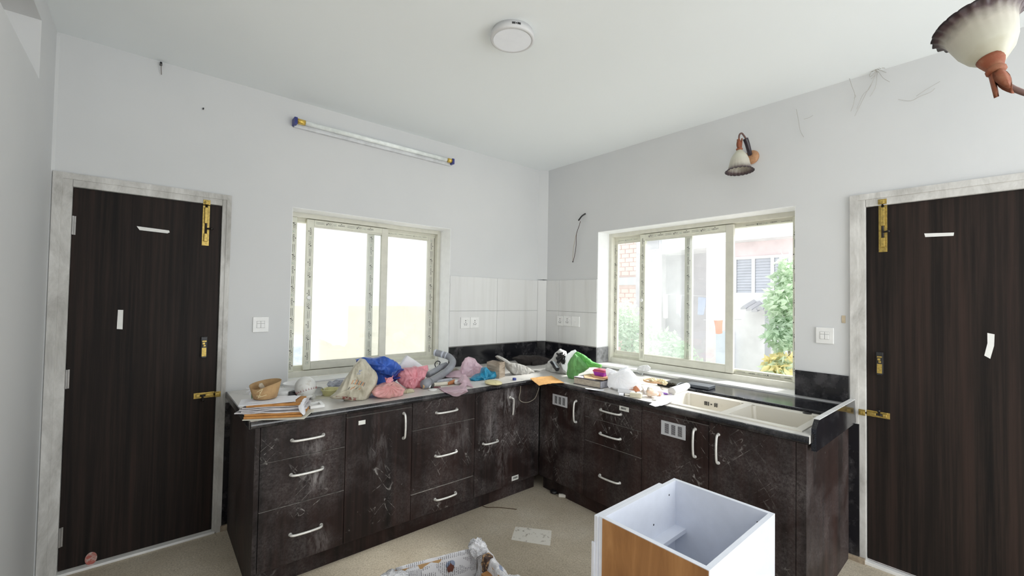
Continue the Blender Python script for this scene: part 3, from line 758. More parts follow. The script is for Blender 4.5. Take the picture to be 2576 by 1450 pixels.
# double-bowl sink
sk = thing('sink', 'cream composite double-bowl sink set into the worktop below the wide window', 'sink', (-.56, -2.18, ZC - .19))
cream = dusty('cream_composite', (.70, .67, .60), (.42, .38, .31), .60, .85, .35, 9)
def bowl(y0, y1):
    """open bowl with sloping walls"""
    x0, x1, zt, zb = SX0 + .028, SX1 - .03, ZC + .004, ZC - .185; i = .02; bm = B()
    top = [(x0, y0), (x1, y0), (x1, y1), (x0, y1)]; bot = [(x0 + i, y0 + i), (x1 - i, y0 + i), (x1 - i, y1 - i), (x0 + i, y1 - i)]
    T = [bm.verts.new(p + (zt,)) for p in top]; Bt = [bm.verts.new(p + (zb,)) for p in bot]
    for k in range(4): bm.faces.new((T[k], T[(k + 1) % 4], Bt[(k + 1) % 4], Bt[k]))
    bm.faces.new(Bt)
    es = [e for e in bm.edges if not (e.verts[0].co.z > zt - .01 and e.verts[1].co.z > zt - .01)]
    bmesh.ops.bevel(bm, geom=es, offset=.02, segments=3, affect='EDGES')
    r = bmesh.ops.solidify(bm, geom=list(bm.faces), thickness=.003)
    return bm
YM = -2.205
obj('bowl', bowl(YM + .022, SY1 - .03), cream, sk); obj('bowl', bowl(SY0 + .022, YM - .022), cream, sk)
bm = B(); zt0, zt1 = ZC - .004, ZC + .006
for lo, hi in (((SX0 - .012, SY0 - .012), (SX0 + .028, SY1 + .012)), ((SX1 - .03, SY0 - .012), (SX1 + .03, SY1 + .012)), ((SX0 + .028, SY1 - .03), (SX1 - .03, SY1 + .012)),
               ((SX0 + .028, SY0 - .012), (SX1 - .03, SY0 + .022)), ((SX0 + .028, YM - .022), (SX1 - .03, YM + .022))):
    box(bm, lo + (zt0,), hi + (zt1,))
bmesh.ops.remove_doubles(bm, verts=bm.verts, dist=.0002)
obj('rim', bm, cream, sk)
bm = B()
for dy in (-.034, -.022, .020, .032, .042): box(bm, (SX1 - .0395, -1.985 + dy - .003, ZC - .052), (SX1 - .0355, -1.985 + dy + .003, ZC - .028))
box(bm, (SX1 - .0395, -1.988, ZC - .044), (SX1 - .0355, -1.980, ZC - .037))
o = obj('overflow_slots', bm, blackp, sk); o['kind'] = 'stuff'
for y in (-2.0, -2.39): obj('drain', lathe(B(), [(0, 0), (.03, 0), (.038, .002), (.04, .004)], 24, (-.57, y, ZC - .184), closed=True), plain('steel', (.42, .41, .4), .4, metal=.7), sk, True)
obj('tap_hole_cap', lathe(B(), [(.022, 0), (.022, .002), (0, .003)], 20, (SX1 + .004, -2.50, ZC + .006)), darkmetal, sk)
# ================================================================ OUTSIDE
struct('ground', bx((-14, .5, -.5), (16, 16, -.35)), plain('pale_concrete_yard', (.66, .64, .60), .9, vs=2))
struct('ground', bx((.5, -16, -.5), (16, .5, -.351)), plain('pale_concrete_yard', (.66, .64, .60), .9, vs=2))
struct('ground', bx((-16, -16, -.5), (.5, -5.7, -.12)), plain('pale_concrete_yard', (.66, .64, .60), .9, vs=2))
struct('ground', bx((-16, -5.7, -.5), (-5.2, .5, -.12)), plain('pale_concrete_yard', (.66, .64, .60), .9, vs=2))
hazy = lambda n, c, r=.8: plain(n, c, r, var=.07, vs=3)  # outdoor colours, many paled to put the glare into them
zj = (-1.129, 3, 1.344)[2]
nb = thing('neighbour_building', 'white and cream painted neighbouring building seen through the left window', 'building', (-1, 3.0, -.35))
obj('upper_wall', bx((-7, 3.0, zj), (3.0, 3.3, 4.6)), hazy('bright_white_paint', (.60, .61, .62)), nb)
obj('lower_wall', bx((-7, 2.985, -.4), (3.0, 3.3, zj)), hazy('pale_cream_paint', (.56, .535, .46)), nb)
a, b = (-1.789, 2.98, 0.8713), (-1.393, 2.98, 0.9325)
w = obj('window_frame', bx((a[0] - .3, 2.95, .3), (b[0], 2.985, b[2]), .01), hazy('white_frame', (.80, .84, .90)), nb)
obj('window_pane', bx((a[0] - .22, 2.945, .38), (b[0] - .12, 2.951, b[2] - .13)), plain('blue_grey_pane', (.46, .52, .60), .2), w)

XF = 5.5
ph = thing('pink_house', 'pale pink house with a shuttered window and white slab seen through the wide window', 'house', (XF, -1.0, -.35))
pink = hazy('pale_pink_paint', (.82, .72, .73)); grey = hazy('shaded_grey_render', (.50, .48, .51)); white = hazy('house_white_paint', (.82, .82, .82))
pA = (5.5, 0.8176, 2.467); pB = (5.5, -1.113, 2.609)
zs = (5.5, -0.1089, 2.645)[2]
obj('wall', bx((XF, pB[1] - 2.5, -.4), (XF + .2, pA[1], zs)), pink, ph)
obj('side_wall', bx((XF + .2, pA[1] - .2, -.4), (7.2, pA[1], zs)), pink, ph)
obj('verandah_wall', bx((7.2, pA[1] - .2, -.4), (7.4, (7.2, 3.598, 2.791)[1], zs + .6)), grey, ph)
obj('roof_slab', bx((XF - .35, pB[1] - 2.5, zs), (9, (5.15, 0.3112, 2.481)[1], max(zs + .4, 3.6))), white, ph)
zs2 = (6.2, 1.867, 2.687)[2]
obj('balcony', bx((6.2, (6.2, 0.7262, 2.688)[1], zs2), (9, (6.2, 2.916, 2.665)[1], 3.7)), white, ph)
q0, q1 = (6.19, 2.661, 2.706), (6.19, 2.231, 2.973)
f = obj('window_frame', bx((6.15, q0[1], q0[2]), (6.2, q1[1], q1[2] + .1), .01), hazy('grey_frame', (.55, .54, .6)), ph)
obj('window_pane', bx((6.14, q0[1] - .05, q0[2] + .05), (6.152, q1[1] + .05, q1[2] + .06)), hazy('dim_pane', (.40, .38, .42), .3), f)
c0, c1 = (6.9, 2.843, 2.193), (6.9, 2.57, 2.184)
obj('column', bx((6.8, c1[1], -.4), (7.0, c0[1], zs2)), hazy('column_white', (.66, .65, .68)), ph)
# shuttered window
s0, s1 = (5.49, 0.2341, 1.676), (5.49, -0.7016, 2.292)
fr = obj('shutter_frame', B(), white, ph)
bm = B(); y0, y1, z0, z1 = s0[1], s1[1], s0[2], (5.49, -0.1135, 2.313)[2]
cols = [(1858, 1893), (1898, 1940), (1947, 1963), (1968, 1990)]
edges = [y0] + [pl_ for pl_ in ((5.45, -0.09776, 2.026)[1], (5.45, -0.4199, 2.016)[1], (5.45, -0.561, 2.012)[1])] + [y1]
box(bm, (5.43, y1, z0 - .04), (5.5, y0, z0)); box(bm, (5.43, y1, z1), (5.5, y0, z1 + .05))
for e in edges: box(bm, (5.43, e - .028, z0), (5.5, e + .028, z1))
bm.to_mesh(fr.data); bm.free()
lou = hazy('grey_blue_shutter', (.58, .60, .66))
slat = None
for a, b in zip(edges, edges[1:]):
    p = obj('shutter', bx((5.475, b + .03, z0), (5.495, a - .03, z1)), hazy('shutter_back', (.36, .38, .45)), ph)
    for k in range(12):
        z = z0 + (z1 - z0) * (k + .5) / 12
        bm = prism(B(), [(5.452, a - .035, z - .03), (5.458, a - .035, z - .034), (5.474, a - .035, z + .026), (5.468, a - .035, z + .03)], (0, b - a + .07, 0)); obj('slat', bm, lou, p)
# lower white shed with awning
sh = thing('white_shed', 'small white outbuilding with a ragged awning and blue door below the shuttered window', 'shed', (4.7, -1.6, -.35))
e0, e1 = (4.7, -0.06254, 1.652), (4.7, -0.6764, 0.8502)
obj('wall', bx((4.7, e1[1] - .6, -.4), (5.45, e0[1], e0[2])), hazy('limewash', (.86, .86, .87)), sh)
d0, d1_ = (4.69, 0.2202, 0.9731), (4.69, -0.07247, 0.2744)
obj('door', bx((4.6, d1_[1], -.38), (4.69, d0[1], d0[2]), .01), hazy('pale_blue_door', (.55, .62, .72)), sh)
w0, w1 = (4.3, -0.3382, 1.46), (4.3, -0.9329, 1.436)
for k in range(7):
    ya, yb = w0[1] + (w1[1] - w0[1]) * k / 7, w0[1] + (w1[1] - w0[1]) * (k + 1) / 7; zz = w0[2] - .02 * (k % 3)
    obj('awning_sheet', prism(B(), [(4.25, ya, zz - .06), (4.25, (ya + yb) / 2, zz - .02), (4.25, yb, zz - .06), (4.25, yb, zz - .08), (4.25, ya, zz - .085)], (.5, 0, .12)), hazy('rusty_grey_sheet', (.52, .52, .55)), sh)
g0 = (4.3, -0.7206, 1.38)
obj('post', bx((4.3, g0[1] - .035, -.4), (4.36, g0[1] + .035, g0[2])), hazy('post_grey', (.5, .52, .55)), sh)

# brick building further left
bw = thing('brick_building', 'orange brick building with a light blue band beyond the wide window', 'building', (9, 1.5, -.35))
k0, k1 = (9, 5.734, 3.079), (9, 4.342, 2.985)
obj('wall_core', bx((9.03, k1[1] - .5, -.4), (9.4, k0[1] + .5, 5.5)), hazy('mortar', (.62, .45, .40)), bw)
kb = (9, 5.079, 2.129)[2]
obj('blue_band', bx((8.93, k1[1] - .5, kb - .12), (9.03, k0[1] + .4, kb + .12)), hazy('light_blue_paint', (.50, .72, .80)), bw)
brickm = [hazy('pale_orange_brick', (.76, .52, .46)), hazy('pink_brick', (.80, .58, .52))]
proto = obj('brick', bx((9.0, -.145, -.065), (9.035, .145, .065)), brickm[0], bw); first = True
for r in range(30):
    z = .62 + .148 * r
    if abs(z - kb) < .2: continue
    for c in range(7):
        y = k1[1] - .1 + .32 * c + (.16 if r % 2 else 0)
        if first: o = proto; first = False
        else:
            o = proto.copy(); COL.objects.link(o)
        o.parent = bw; o.matrix_parent_inverse = bw.matrix_world.inverted(); o.location = (random.uniform(-.008, .008), y, z)

# washing
line_m = hazy('washing_line_cord', (.7, .7, .72))
tag(obj('washing_line', tube(B(), [(6.75, 2.501, 1.659), (6.75, 1.952, 1.642), (6.75, pA[1] - .02, (6.75, 1.396, 1.599)[2])], .006, 6), line_m), 'washing line under the balcony with pale clothes pegged on it', 'washing line')
tag(obj('washing_line', tube(B(), [(4, 0.157, 1.184), (4, -0.0888, 1.19), (4.72, (4.7, -0.1774, 1.194)[1], (4.7, -0.1774, 1.194)[2])], .005, 6), line_m), 'washing line before the pink wall holding one orange cloth', 'washing line')
def cloth(pts, m, label, nm='towel', cat='cloth'):
    tag(obj(nm, sheet(pts, 10, 12, .02, 6, random.random() * 9, .006, -1), m, smooth=True), label, cat)
cloth([[(4, -0.01706, 1.186), (4, -0.08884, 1.183), (4, -0.1595, 1.194)], [(4, -0.03735, 1.075), (4, -0.09586, 1.079), (4, -0.1536, 1.082)], [(4, -0.0445, 0.9634), (4, -0.09648, 0.9607), (4, -0.1542, 0.978)]], hazy('orange_cloth', (.85, .26, .12)), 'orange cloth hanging on the line outside the wide window')
cloth([[(6.74, 2.506, 1.649), (6.74, 2.44, 1.649), (6.74, 2.375, 1.659)], [(6.74, 2.482, 1.367), (6.74, 2.427, 1.358), (6.74, 2.362, 1.37)], [(6.74, 2.479, 1.066), (6.74, 2.413, 1.049), (6.74, 2.349, 1.072)]], hazy('white_cloth', (.72, .72, .74)), 'long white towel hanging in the verandah outside')
cloth([[(6.74, 2.152, 1.631), (6.74, 2.069, 1.641), (6.74, 1.987, 1.632)], [(6.74, 2.14, 1.425), (6.74, 2.067, 1.426), (6.74, 2.006, 1.437)], [(6.74, 2.138, 1.179), (6.74, 2.076, 1.162), (6.74, 2.013, 1.068)]], hazy('grey_blue_cloth', (.52, .54, .66)), 'grey-blue shirt hanging in the verandah outside', 'hanging_shirt', 'clothing')
cloth([[(6.74, 1.581, 1.597), (6.74, 1.495, 1.597), (6.74, 1.391, 1.58)], [(6.74, 1.589, 1.389), (6.74, 1.493, 1.373), (6.74, 1.409, 1.394)], [(6.74, 1.597, 1.181), (6.74, 1.521, 1.175), (6.74, 1.454, 1.178)]], hazy('light_blue_cloth', (.44, .52, .70)), 'light blue cloth hanging beside the pink wall')

def leafmass(bm, c, rad, n, size, seed, mi=0):
    rnd = random.Random(seed)
    for _ in range(n):
        while True:
            p = Vector((rnd.uniform(-1, 1), rnd.uniform(-1, 1), rnd.uniform(-1, 1)))
            if .25 < p.length < 1: break
        p = Vector(c) + Vector((p.x * rad[0], p.y * rad[1], p.z * rad[2]))
        d = Vector((rnd.uniform(-1, 1), rnd.uniform(-1, 1), rnd.uniform(-.9, .5))).normalized(); a = d.orthogonal().normalized(); a.rotate(Matrix.Rotation(rnd.uniform(0, 6), 3, d)); s = size * rnd.uniform(.7, 1.3)
        n_ = d.cross(a)
        v = [bm.verts.new(q) for q in (p, p + d * s * .45 + a * s * .22 + n_ * s * .05, p + d * s, p + d * s * .45 - a * s * .22 + n_ * s * .05)]
        bm.faces.new(v).material_index = mi
lf = [plain('pale_green_leaf', (.52, .66, .50), .6, var=.25, vs=6, trans=.4), plain('light_green_leaf', (.64, .76, .60), .6, var=.25, vs=6, trans=.4), plain('yellow_leaf', (.84, .76, .42), .6, var=.2, vs=6, trans=.4)]  # leaf greens paled, outdoor glare is part of the colour
def bush(name, label, blobs, stems, size, seed, cat='shrub'):
    root = thing(name, label, cat, (blobs[0][0][0], blobs[0][0][1], -.35))
    bm = B()
    for i, (c, r, n, mi) in enumerate(blobs): leafmass(bm, c, r, n, size, seed + i, mi)
    o = obj('foliage', bm, lf, root); o['kind'] = 'stuff'
    bm = B()
    for p in stems: tube(bm, p, lambda t: .022 * (1 - .6 * t), 6)
    obj('stem', bm, plain('stem_brown', (.3, .27, .2), .8), root)
def C(u): return u
b1, b2, b3, b4 = (3.4, 1.16, 0.8278), (3.6, 1.471, 1.165), (3.2, 0.498, 0.7611), (3.1, 0.1659, 0.6129)
bush('garden_bush', 'leafy pale green bush filling the lower left of the wide window', [(b1, (.35, .42, .42), 900, 0), (b2, (.35, .3, .35), 700, 1), (b3, (.3, .42, .28), 800, 1), (b4, (.3, .3, .25), 500, 0), ((3.3, b3[1], .3), (.5, .9, .5), 900, 0)],
     [[(3.4, b1[1] + .1 * k, -.4), (3.4, b1[1] + .12 * k, .4), (3.4 + .05 * k, b1[1] + .2 * k, 1.1)] for k in (-1, 0, 1)], .10, 3)
t1, t2, t3, t4 = (2.8, -1.427, 1.507), (2.9, -1.44, 1.857), (2.7, -1.436, 1.12), (2.5, -1.478, 0.757)
bush('garden_tree', 'pale tree with yellowing lower leaves at the right edge of the wide window', [(t1, (.25, .20, .25), 500, 1), (t2, (.22, .13, .25), 300, 1), (t3, (.25, .18, .22), 400, 0), (t4, (.2, .17, .14), 240, 2), ((2.5, t4[1], t4[2] - .05), (.2, .17, .15), 260, 1)],
     [[(2.8, t1[1] - .1, -.4), (2.8, t1[1] - .05, .8), (2.85, t1[1], 1.9)]], .11, 11, 'tree')
# ================================================================ ON WALLS AND CEILING
# tube light
tl = thing('tube_light', 'slim white tube light with blue end caps high on the left wall', 'light', (-1.80, 0, 2.70))
zt_ = 2.692; xa, xb = -2.468, -1.176
obj('batten', bx((xa + .01, -.028, zt_ - .032), (xb - .01, 0, zt_ + .010), .003), plain('batten_grey_white', (.66, .67, .69), .4), tl)
obj('tube', tube(B(), [(xa + .07, -.05, zt_ + .004), (xb - .07, -.05, zt_ + .004)], .0165, 16), plain('unlit_tube_glass', (.86, .90, .88), .2), tl, True)
bluep = plain('dark_blue_plastic', (.035, .045, .22), .4)
for a, b, c in ((xa, xa + .02, xa + .072), (xb, xb - .02, xb - .055)):
    obj('end_cap', bx((a, -.07, zt_ - .024), (b, 0, zt_ + .024), .003), bluep, tl)
    obj('brass_collar', tube(B(), [(b, -.05, zt_ + .004), (c, -.05, zt_ + .004)], .0185, 16), plain('bright_brass', (.75, .52, .12), .3, metal=.6), tl, True)

# round surface light
cl = (-1.818, -1.6, 2.82)
pn = thing('ceiling_light', 'round white surface-mounted ceiling light, switched off', 'light', (cl[0], cl[1], ZT))
obj('housing', lathe(B(), [(.104, 0), (.104, -.008), (.108, -.010), (.113, -.036), (.111, -.042), (.100, -.045), (.098, -.042)], 48, (cl[0], cl[1], ZT), closed=False), plain('housing_white', (.62, .62, .63), .45, var=.03), pn, True)
obj('diffuser', lathe(B(), [(0, -.0405), (.05, -.0405), (.0975, -.0405)], 48, (cl[0], cl[1], ZT - .003), closed=True), plain('opal_diffuser', (.86, .88, .93), .4, var=.02), pn)
bm = B(); dv = Vector((cl[0], cl[1], 0)) - Vector((-3.2, -3.25, 0)); a0 = math.atan2(-dv.y, -dv.x)
for k, (off, hh) in enumerate(((-.22, 1), (-.17, 1), (-.12, 1), (-.05, .6), (.02, 1), (.07, 1), (.12, 1))):
    q = a0 - off + .12; rot = Matrix.Translation((cl[0], cl[1], ZT)) @ Matrix.Rotation(q, 4, 'Z')
    box(bm, (.1095, -.0022, -.022 - .005 * hh), (.1122, .0022, -.022 + .005 * hh), mtx=rot)
o = obj('vent_marks', bm, blackp, pn); o['kind'] = 'stuff'

# bell-shaped wall lamp
terr = dusty('dusty_terracotta', (.26, .075, .035), (.34, .16, .09), .45, .75, .6, 40)
def m_shade():
    t = NT('frosted_shade_with_dark_rim'); tc = t.n('ShaderNodeTexCoord'); sp = t.n('ShaderNodeSeparateXYZ'); t.l(tc.outputs['UV'], sp.inputs[0])
    nz = t.noise(tc.outputs['Object'], 34, 4); ad = t.n('ShaderNodeMath', operation='MULTIPLY_ADD'); t.l(nz, ad.inputs[0]); ad.inputs[1].default_value = .22; t.l(sp.outputs[1], ad.inputs[2])
    t.base(t.ramp(ad.outputs[0], [(.10, (.42, .39, .27)), (.36, (.56, .55, .46)), (.60, (.50, .47, .40)), (.86, (.07, .04, .045)), (1.0, (.03, .018, .022))])); t.rough(.4)
    return t.m
M['shade'] = m_shade()
def lamp_shade(par, at, axis, R=.1, H=.155, flip=False):
    """frilled glass bell; axis points from the mouth to the neck"""
    prof = [(1.0, 0), (.94, .035), (.85, .09), (.77, .18), (.71, .36), (.64, .56), (.51, .75), (.32, .90), (.20, 1.0)]
    n = 160; q = Vector((0, 0, 1)).rotation_difference(Vector(axis).normalized()).to_matrix(); bm = B(); lay = bm.loops.layers.uv.new('uv')
    outer = []; inner = []
    for (r, h) in prof:
        fr = max(0, (r - .66) / .34)
        a_, b_ = [], []
        for k in range(n):
            t = 2 * PI * k / n
            rr = R * r * (1 + .022 * fr * math.cos(22 * t)); hh = H * h + .0055 * fr * fr * (1 - abs(math.sin(11 * t))) 
            a_.append(bm.verts.new(Vector(at) + q @ Vector((rr * math.cos(t), rr * math.sin(t), hh)))); b_.append(bm.verts.new(Vector(at) + q @ Vector(((rr - .004) * math.cos(t), (rr - .004) * math.sin(t), hh + .001))))
        outer.append(a_); inner.append(b_)
    def q4(vs, vv):
        f = bm.faces.new(vs)
        for l, y in zip(f.loops, vv): l[lay].uv = (0, y)
    for i in range(len(prof) - 1):
        va, vb = 1 - prof[i][1] ** .5 * .9, 1 - prof[i + 1][1] ** .5 * .9
        for k in range(n):
            j = (k + 1) % n
            q4((outer[i][k], outer[i][j], outer[i + 1][j], outer[i + 1][k]), (va, va, vb, vb)); q4((inner[i][j], inner[i][k], inner[i + 1][k], inner[i + 1][j]), (va, va, vb, vb))
    for k in range(n): j = (k + 1) % n; q4((outer[0][j], outer[0][k], inner[0][k], inner[0][j]), (1, 1, 1, 1))
    return obj('lamp_shade', bm, M['shade'], par, True)
def bud_cap(par, base, axis, L=.085, r=.026):
    """terracotta collar with two pointed leaves"""
    ax = Vector(axis).normalized(); b = Vector(base)
    bm = lathe(B(), [(r * .78, 0), (r * .95, .006), (r * .95, .012), (r * .72, .016)], 16, b, ax)
    o = obj('collar', bm, terr, par, True)
    s = ax.orthogonal().normalized(); s2 = ax.cross(s)
    for k in range(3):
        d = s * math.cos(2.1 * k + .4) + s2 * math.sin(2.1 * k + .4); e = ax.cross(d); bm = B(); rows = []
        for i in range(7):
            t = i / 6; w = r * .75 * math.sin(PI * (.22 + .78 * t)) ; p = b + ax * (.014 + L * t * .85) + d * (r * .5 + .006 * t)
            rows.append([bm.verts.new(p + e * w + d * -.004), bm.verts.new(p + d * .005), bm.verts.new(p - e * w + d * -.004), bm.verts.new(p - d * .002)])
        for u, v in zip(rows, rows[1:]):
            for m_ in range(4): bm.faces.new((u[m_], u[(m_ + 1) % 4], v[(m_ + 1) % 4], v[m_]))
        bm.faces.new(rows[0]); bm.faces.new(rows[-1][::-1])
        obj('leaf', bm, terr, o, True)
wl = thing('wall_lamp', 'bell-shaped wall lamp with a dark frilled rim above the wide window', 'lamp', (0, -2.088, 2.512))
obj('wall_plate', lathe(B(), [(.046, 0), (.049, .006), (.046, .016), (.032, .024), (0, .027)], 28, (-.0005, -2.072, 2.512), (-1, 0, 0)), dusty('tan_ceramic', (.50, .27, .14), (.30, .15, .08), .4, .7, .5, 60), wl, True)
axL = Vector((.05, .03, 1))
lamp_shade(wl, (-.15, -2.048, 2.385), axL, .090, .15)
bud_cap(wl, Vector((-.15, -2.048, 2.385)) + axL * .150, axL, .085, .022)
obj('arm', tube(B(), [(-0.145, -2.041, 2.609), (-0.14, -2.042, 2.643), (-0.13, -2.053, 2.655), (-0.115, -2.066, 2.632), (-0.105, -2.072, 2.616)], .0058, 8), plain('arm_brown', (.13, .07, .06), .5), wl, True)
obj('dark_leaf', tube(B(), [(-0.105, -2.067, 2.62), (-0.085, -2.072, 2.588), (-0.06, -2.073, 2.552), (-0.03, -2.07, 2.527)], lambda t: .017 - .003 * t, 10), plain('dark_purple_brown', (.022, .014, .022), .35), wl, True)

# chandelier shade hanging in at the upper right
ex_ = Vector((-1.35, -3.195, 2.22)); 
ch = thing('chandelier', 'chandelier arm with an upturned frosted glass shade at the upper right corner', 'lamp', (-1.2, -3.02, ZT))
nk = Vector((-1.6, -3.222, 2.108))
axC = Vector((.22, .24, 1)).normalized()
lamp_shade(ch, nk + axC * .138 + Vector((.004, -.004, 0)), -axC, .088, .140)
bm = B()
axd = -axC
obj('petal_cup', lathe(B(), [(.027, -.013), (.024, -.003), (.018, .012), (.013, .026)], 20, nk, axd), terr, ch, True)
bud_cap(ch, nk + axd * .016, axd, .078, .020)
ctr = Vector((nk.x + .36, nk.y - .30, nk.z + .02))
obj('arm', tube(B(), [nk + axd * .03, nk + axd * .075 + Vector((.012, -.01, 0)), nk + axd * .105 + Vector((.06, -.05, 0)), nk + Vector((.16, -.13, -.085)), nk + Vector((.26, -.22, -.04)), ctr], .0065, 10), plain('arm_brown', (.13, .07, .06), .5), ch, True)
obj('stem', tube(B(), [ctr + Vector((0, 0, -.06)), (ctr.x, ctr.y, ZT)], .012, 12), terr, ch, True)
obj('ceiling_rose', lathe(B(), [(.055, 0), (.05, -.012), (.015, -.03)], 24, (ctr.x, ctr.y, ZT)), terr, ch, True)

# switches and sockets
def plate(name, label, mp, s0, s1, z0, z1, kind, group=None, cat='socket'):
    t = thing(name, label, cat, mp((s0 + s1) / 2, 0, (z0 + z1) / 2), group); cs, cz, w, h = (s0 + s1) / 2, (z0 + z1) / 2, s1 - s0, z1 - z0
    d = .0085 if kind != 'switch' else 0
    obj('face_plate', bx(mp(s0, -d - .009, z0), mp(s1, -d, z1), .003), whiteplastic, t)
    if kind == 'socket':
        bm = B(); y0 = -d - .0096
        for (ds, dz, r) in ((0, .020, .0045), (0, .006, .003), (0, -.002, .003), (-.014, -.010, .0034), (.014, -.010, .0034), (-.010, -.020, .003), (.010, -.020, .003), (0, -.018, .003)):
            lathe(bm, [(r, 0), (r, .0012)], 10, mp(cs + ds, -d - .0088, cz + dz), Vector(mp(0, -1, 0)) - Vector(mp(0, 0, 0)))
        o = obj('pin_holes', bm, blackp, t); o['kind'] = 'stuff'
        obj('rocker', bx(mp(cs + .020, -d - .012, cz + .018), mp(cs + .036, -d - .008, cz + .034), .001), whiteplastic, t)
    elif kind == 'switch':
        grey_ = plain('rocker_shadow', (.5, .5, .5), .5)
        for i in (0, 1):
            a = cs - .023 + i * .024
            obj('rocker', bx(mp(a, -d - .0125, cz - .022), mp(a + .021, -d - .008, cz + .006), .0015), whiteplastic, t)
            obj('rocker', bx(mp(a, -d - .0115, cz + .009), mp(a + .021, -d - .008, cz + .022), .0015), whiteplastic, t)
        bm = B(); box(bm, mp(cs - .025, -d - .0094, cz - .024), mp(cs + .024, -d - .0088, cz + .024)); obj('rocker_well', bm, grey_, t)
    else:
        obj('blank_cover', bx(mp(cs - .012, -d - .0098, cz - .006), mp(cs + .012, -d - .0088, cz - .004)), plain('rocker_shadow', (.5, .5, .5), .5), t)
    return t
plate('power_socket', 'white power socket on the left tiled wall, beside the window reveal', mpL, -1.041, -.939, 1.214, 1.314, 'socket', 'power sockets above the worktop')
plate('power_socket', 'white power socket on the left tiled wall, nearer the corner', mpL, -.936, -.838, 1.214, 1.314, 'socket', 'power sockets above the worktop')
plate('power_socket', 'white power socket on the right tiled wall, nearest the corner', mpR, .232, .318, 1.225, 1.325, 'socket', 'power sockets above the worktop')
plate('power_socket', 'white power socket on the right tiled wall, between socket and blank plate', mpR, .321, .423, 1.228, 1.330, 'socket', 'power sockets above the worktop')
plate('blank_plate', 'blank white cover plate beside two sockets on the right tiled wall', mpR, .427, .53, 1.228, 1.330, 'blank', None, 'plate')
plate('light_switch', 'white switch plate on the wall between left door and window', mpL, -2.668, -2.575, 1.242, 1.343, 'switch', None, 'switch')
plate('light_switch', 'white switch plate on the wall between wide window and right door', mpR, 2.449, 2.541, 1.248, 1.347, 'switch', None, 'switch')

# loose wires, nails, cobwebs
wr = thing('loose_wires', 'black sleeved wires hanging out of a hole in the right wall', 'wire', (0, -.58, 2.32))
obj('sleeve', tube(B(), [(-.002, -.578, 2.326), (-.03, -.555, 2.30), (-.035, -.52, 2.262)], .007, 8), blackp, wr, True)
obj('wire', tube(B(), [(-0.035, -0.5429, 2.252), (-0.035, -0.5286, 2.211), (-0.03, -0.4904, 2.13), (-0.025, -0.483, 2.015), (-0.022, -0.4616, 1.919), (-0.02, -0.4401, 1.865)], .0028, 6), plain('dark_red_wire', (.05, .02, .018), .5), wr, True)
obj('wire', tube(B(), [(-0.033, -0.5269, 2.211), (-0.03, -0.4854, 2.123), (-0.025, -0.4523, 2.009), (-0.022, -0.4409, 1.92), (-0.02, -0.4401, 1.865)], .0018, 6), plain('tan_wire', (.42, .33, .22), .5), wr, True)
obj('wire_end', lathe(B(), [(0, -.008), (.008, 0), (0, .008)], 10, (-0.02, -0.4401, 1.865)), blackp, wr, True)
n1 = obj('nail', tube(B(), [(-3.178, .0, 2.835), (-3.178, -.03, 2.838)], .006, 8), blackp); tag(n1, 'black nail high on the wall above the left door', 'nail')
tag(obj('cobweb', tube(B(), [(-3.178, -.028, 2.836), (-3.176, -.02, 2.80), (-3.174, -.012, 2.775)], .002, 5), plain('cobweb_grey', (.20, .18, .165), .9)), 'short grey cobweb thread hanging from the nail', 'cobweb')
tag(obj('nail', tube(B(), [(-2.97, 0, 2.636), (-2.97, -.016, 2.637)], .004, 8), blackp), 'tiny nail in the bare wall to the right of the black nail', 'nail')
web = plain('cobweb_dust', (.42, .40, .37), .9)
rnd = random.Random(5)
def strand(bm, pts, r=.0014): tube(bm, pts, r, 5, 4)
bm = B(); hub = Vector((-0.03, -2.75, 2.862))
for k in range(34):
    d = Vector((0, rnd.uniform(-1, 1), rnd.uniform(-1, 1))).normalized() * rnd.uniform(.01, .06)
    strand(bm, [hub + d * .1, hub + d * .6 + Vector((rnd.uniform(-.01, .01),) * 3), hub + d], .0012)
for p in ([(-0.02, -2.749, 2.852), (-0.02, -2.731, 2.796), (-0.02, -2.703, 2.742), (-0.02, -2.676, 2.681), (-0.02, -2.647, 2.618)], [(-0.02, -2.752, 2.851), (-0.02, -2.748, 2.789), (-0.02, -2.739, 2.746), (-0.02, -2.718, 2.711)], [(-0.02, -2.754, 2.85), (-0.02, -2.778, 2.798), (-0.02, -2.806, 2.765)], [(-0.02, -2.59, 2.935), (-0.02, -2.617, 2.875), (-0.02, -2.635, 2.801), (-0.02, -2.648, 2.748), (-0.02, -2.642, 2.692), (-0.02, -2.629, 2.653)], [(-0.02, -2.575, 2.966), (-0.02, -2.61, 2.922), (-0.02, -2.648, 2.907)], [(-0.02, -2.648, 2.748), (-0.02, -2.653, 2.736), (-0.02, -2.644, 2.725)],
          [(-0.01, -2.738, 2.89), (-0.01, -2.782, 2.93), (-0.01, -2.826, 2.946), (-0.01, -2.876, 2.94), (-0.01, -2.916, 2.935), (-0.01, -2.994, 2.913)], [(-0.01, -2.841, 2.655), (-0.01, -2.891, 2.629), (-0.01, -2.931, 2.641), (-0.01, -2.97, 2.649), (-0.01, -2.988, 2.664)], [(-0.01, -2.915, 2.647), (-0.01, -2.955, 2.67), (-0.01, -3.008, 2.694)], [(-0.01, -2.343, 2.763), (-0.01, -2.354, 2.694), (-0.01, -2.365, 2.617), (-0.01, -2.385, 2.567)], [(-0.01, -2.385, 2.684), (-0.01, -2.413, 2.685), (-0.01, -2.435, 2.694)], [(-0.01, -2.729, 2.8), (-0.01, -2.711, 2.759), (-0.01, -2.683, 2.734), (-0.01, -2.655, 2.66)]):
    strand(bm, p, .0010)
o = tag(obj('cobweb', bm, web), 'large dusty cobweb spread on the upper right wall near the ceiling', 'cobweb')
o['kind'] = 'stuff'
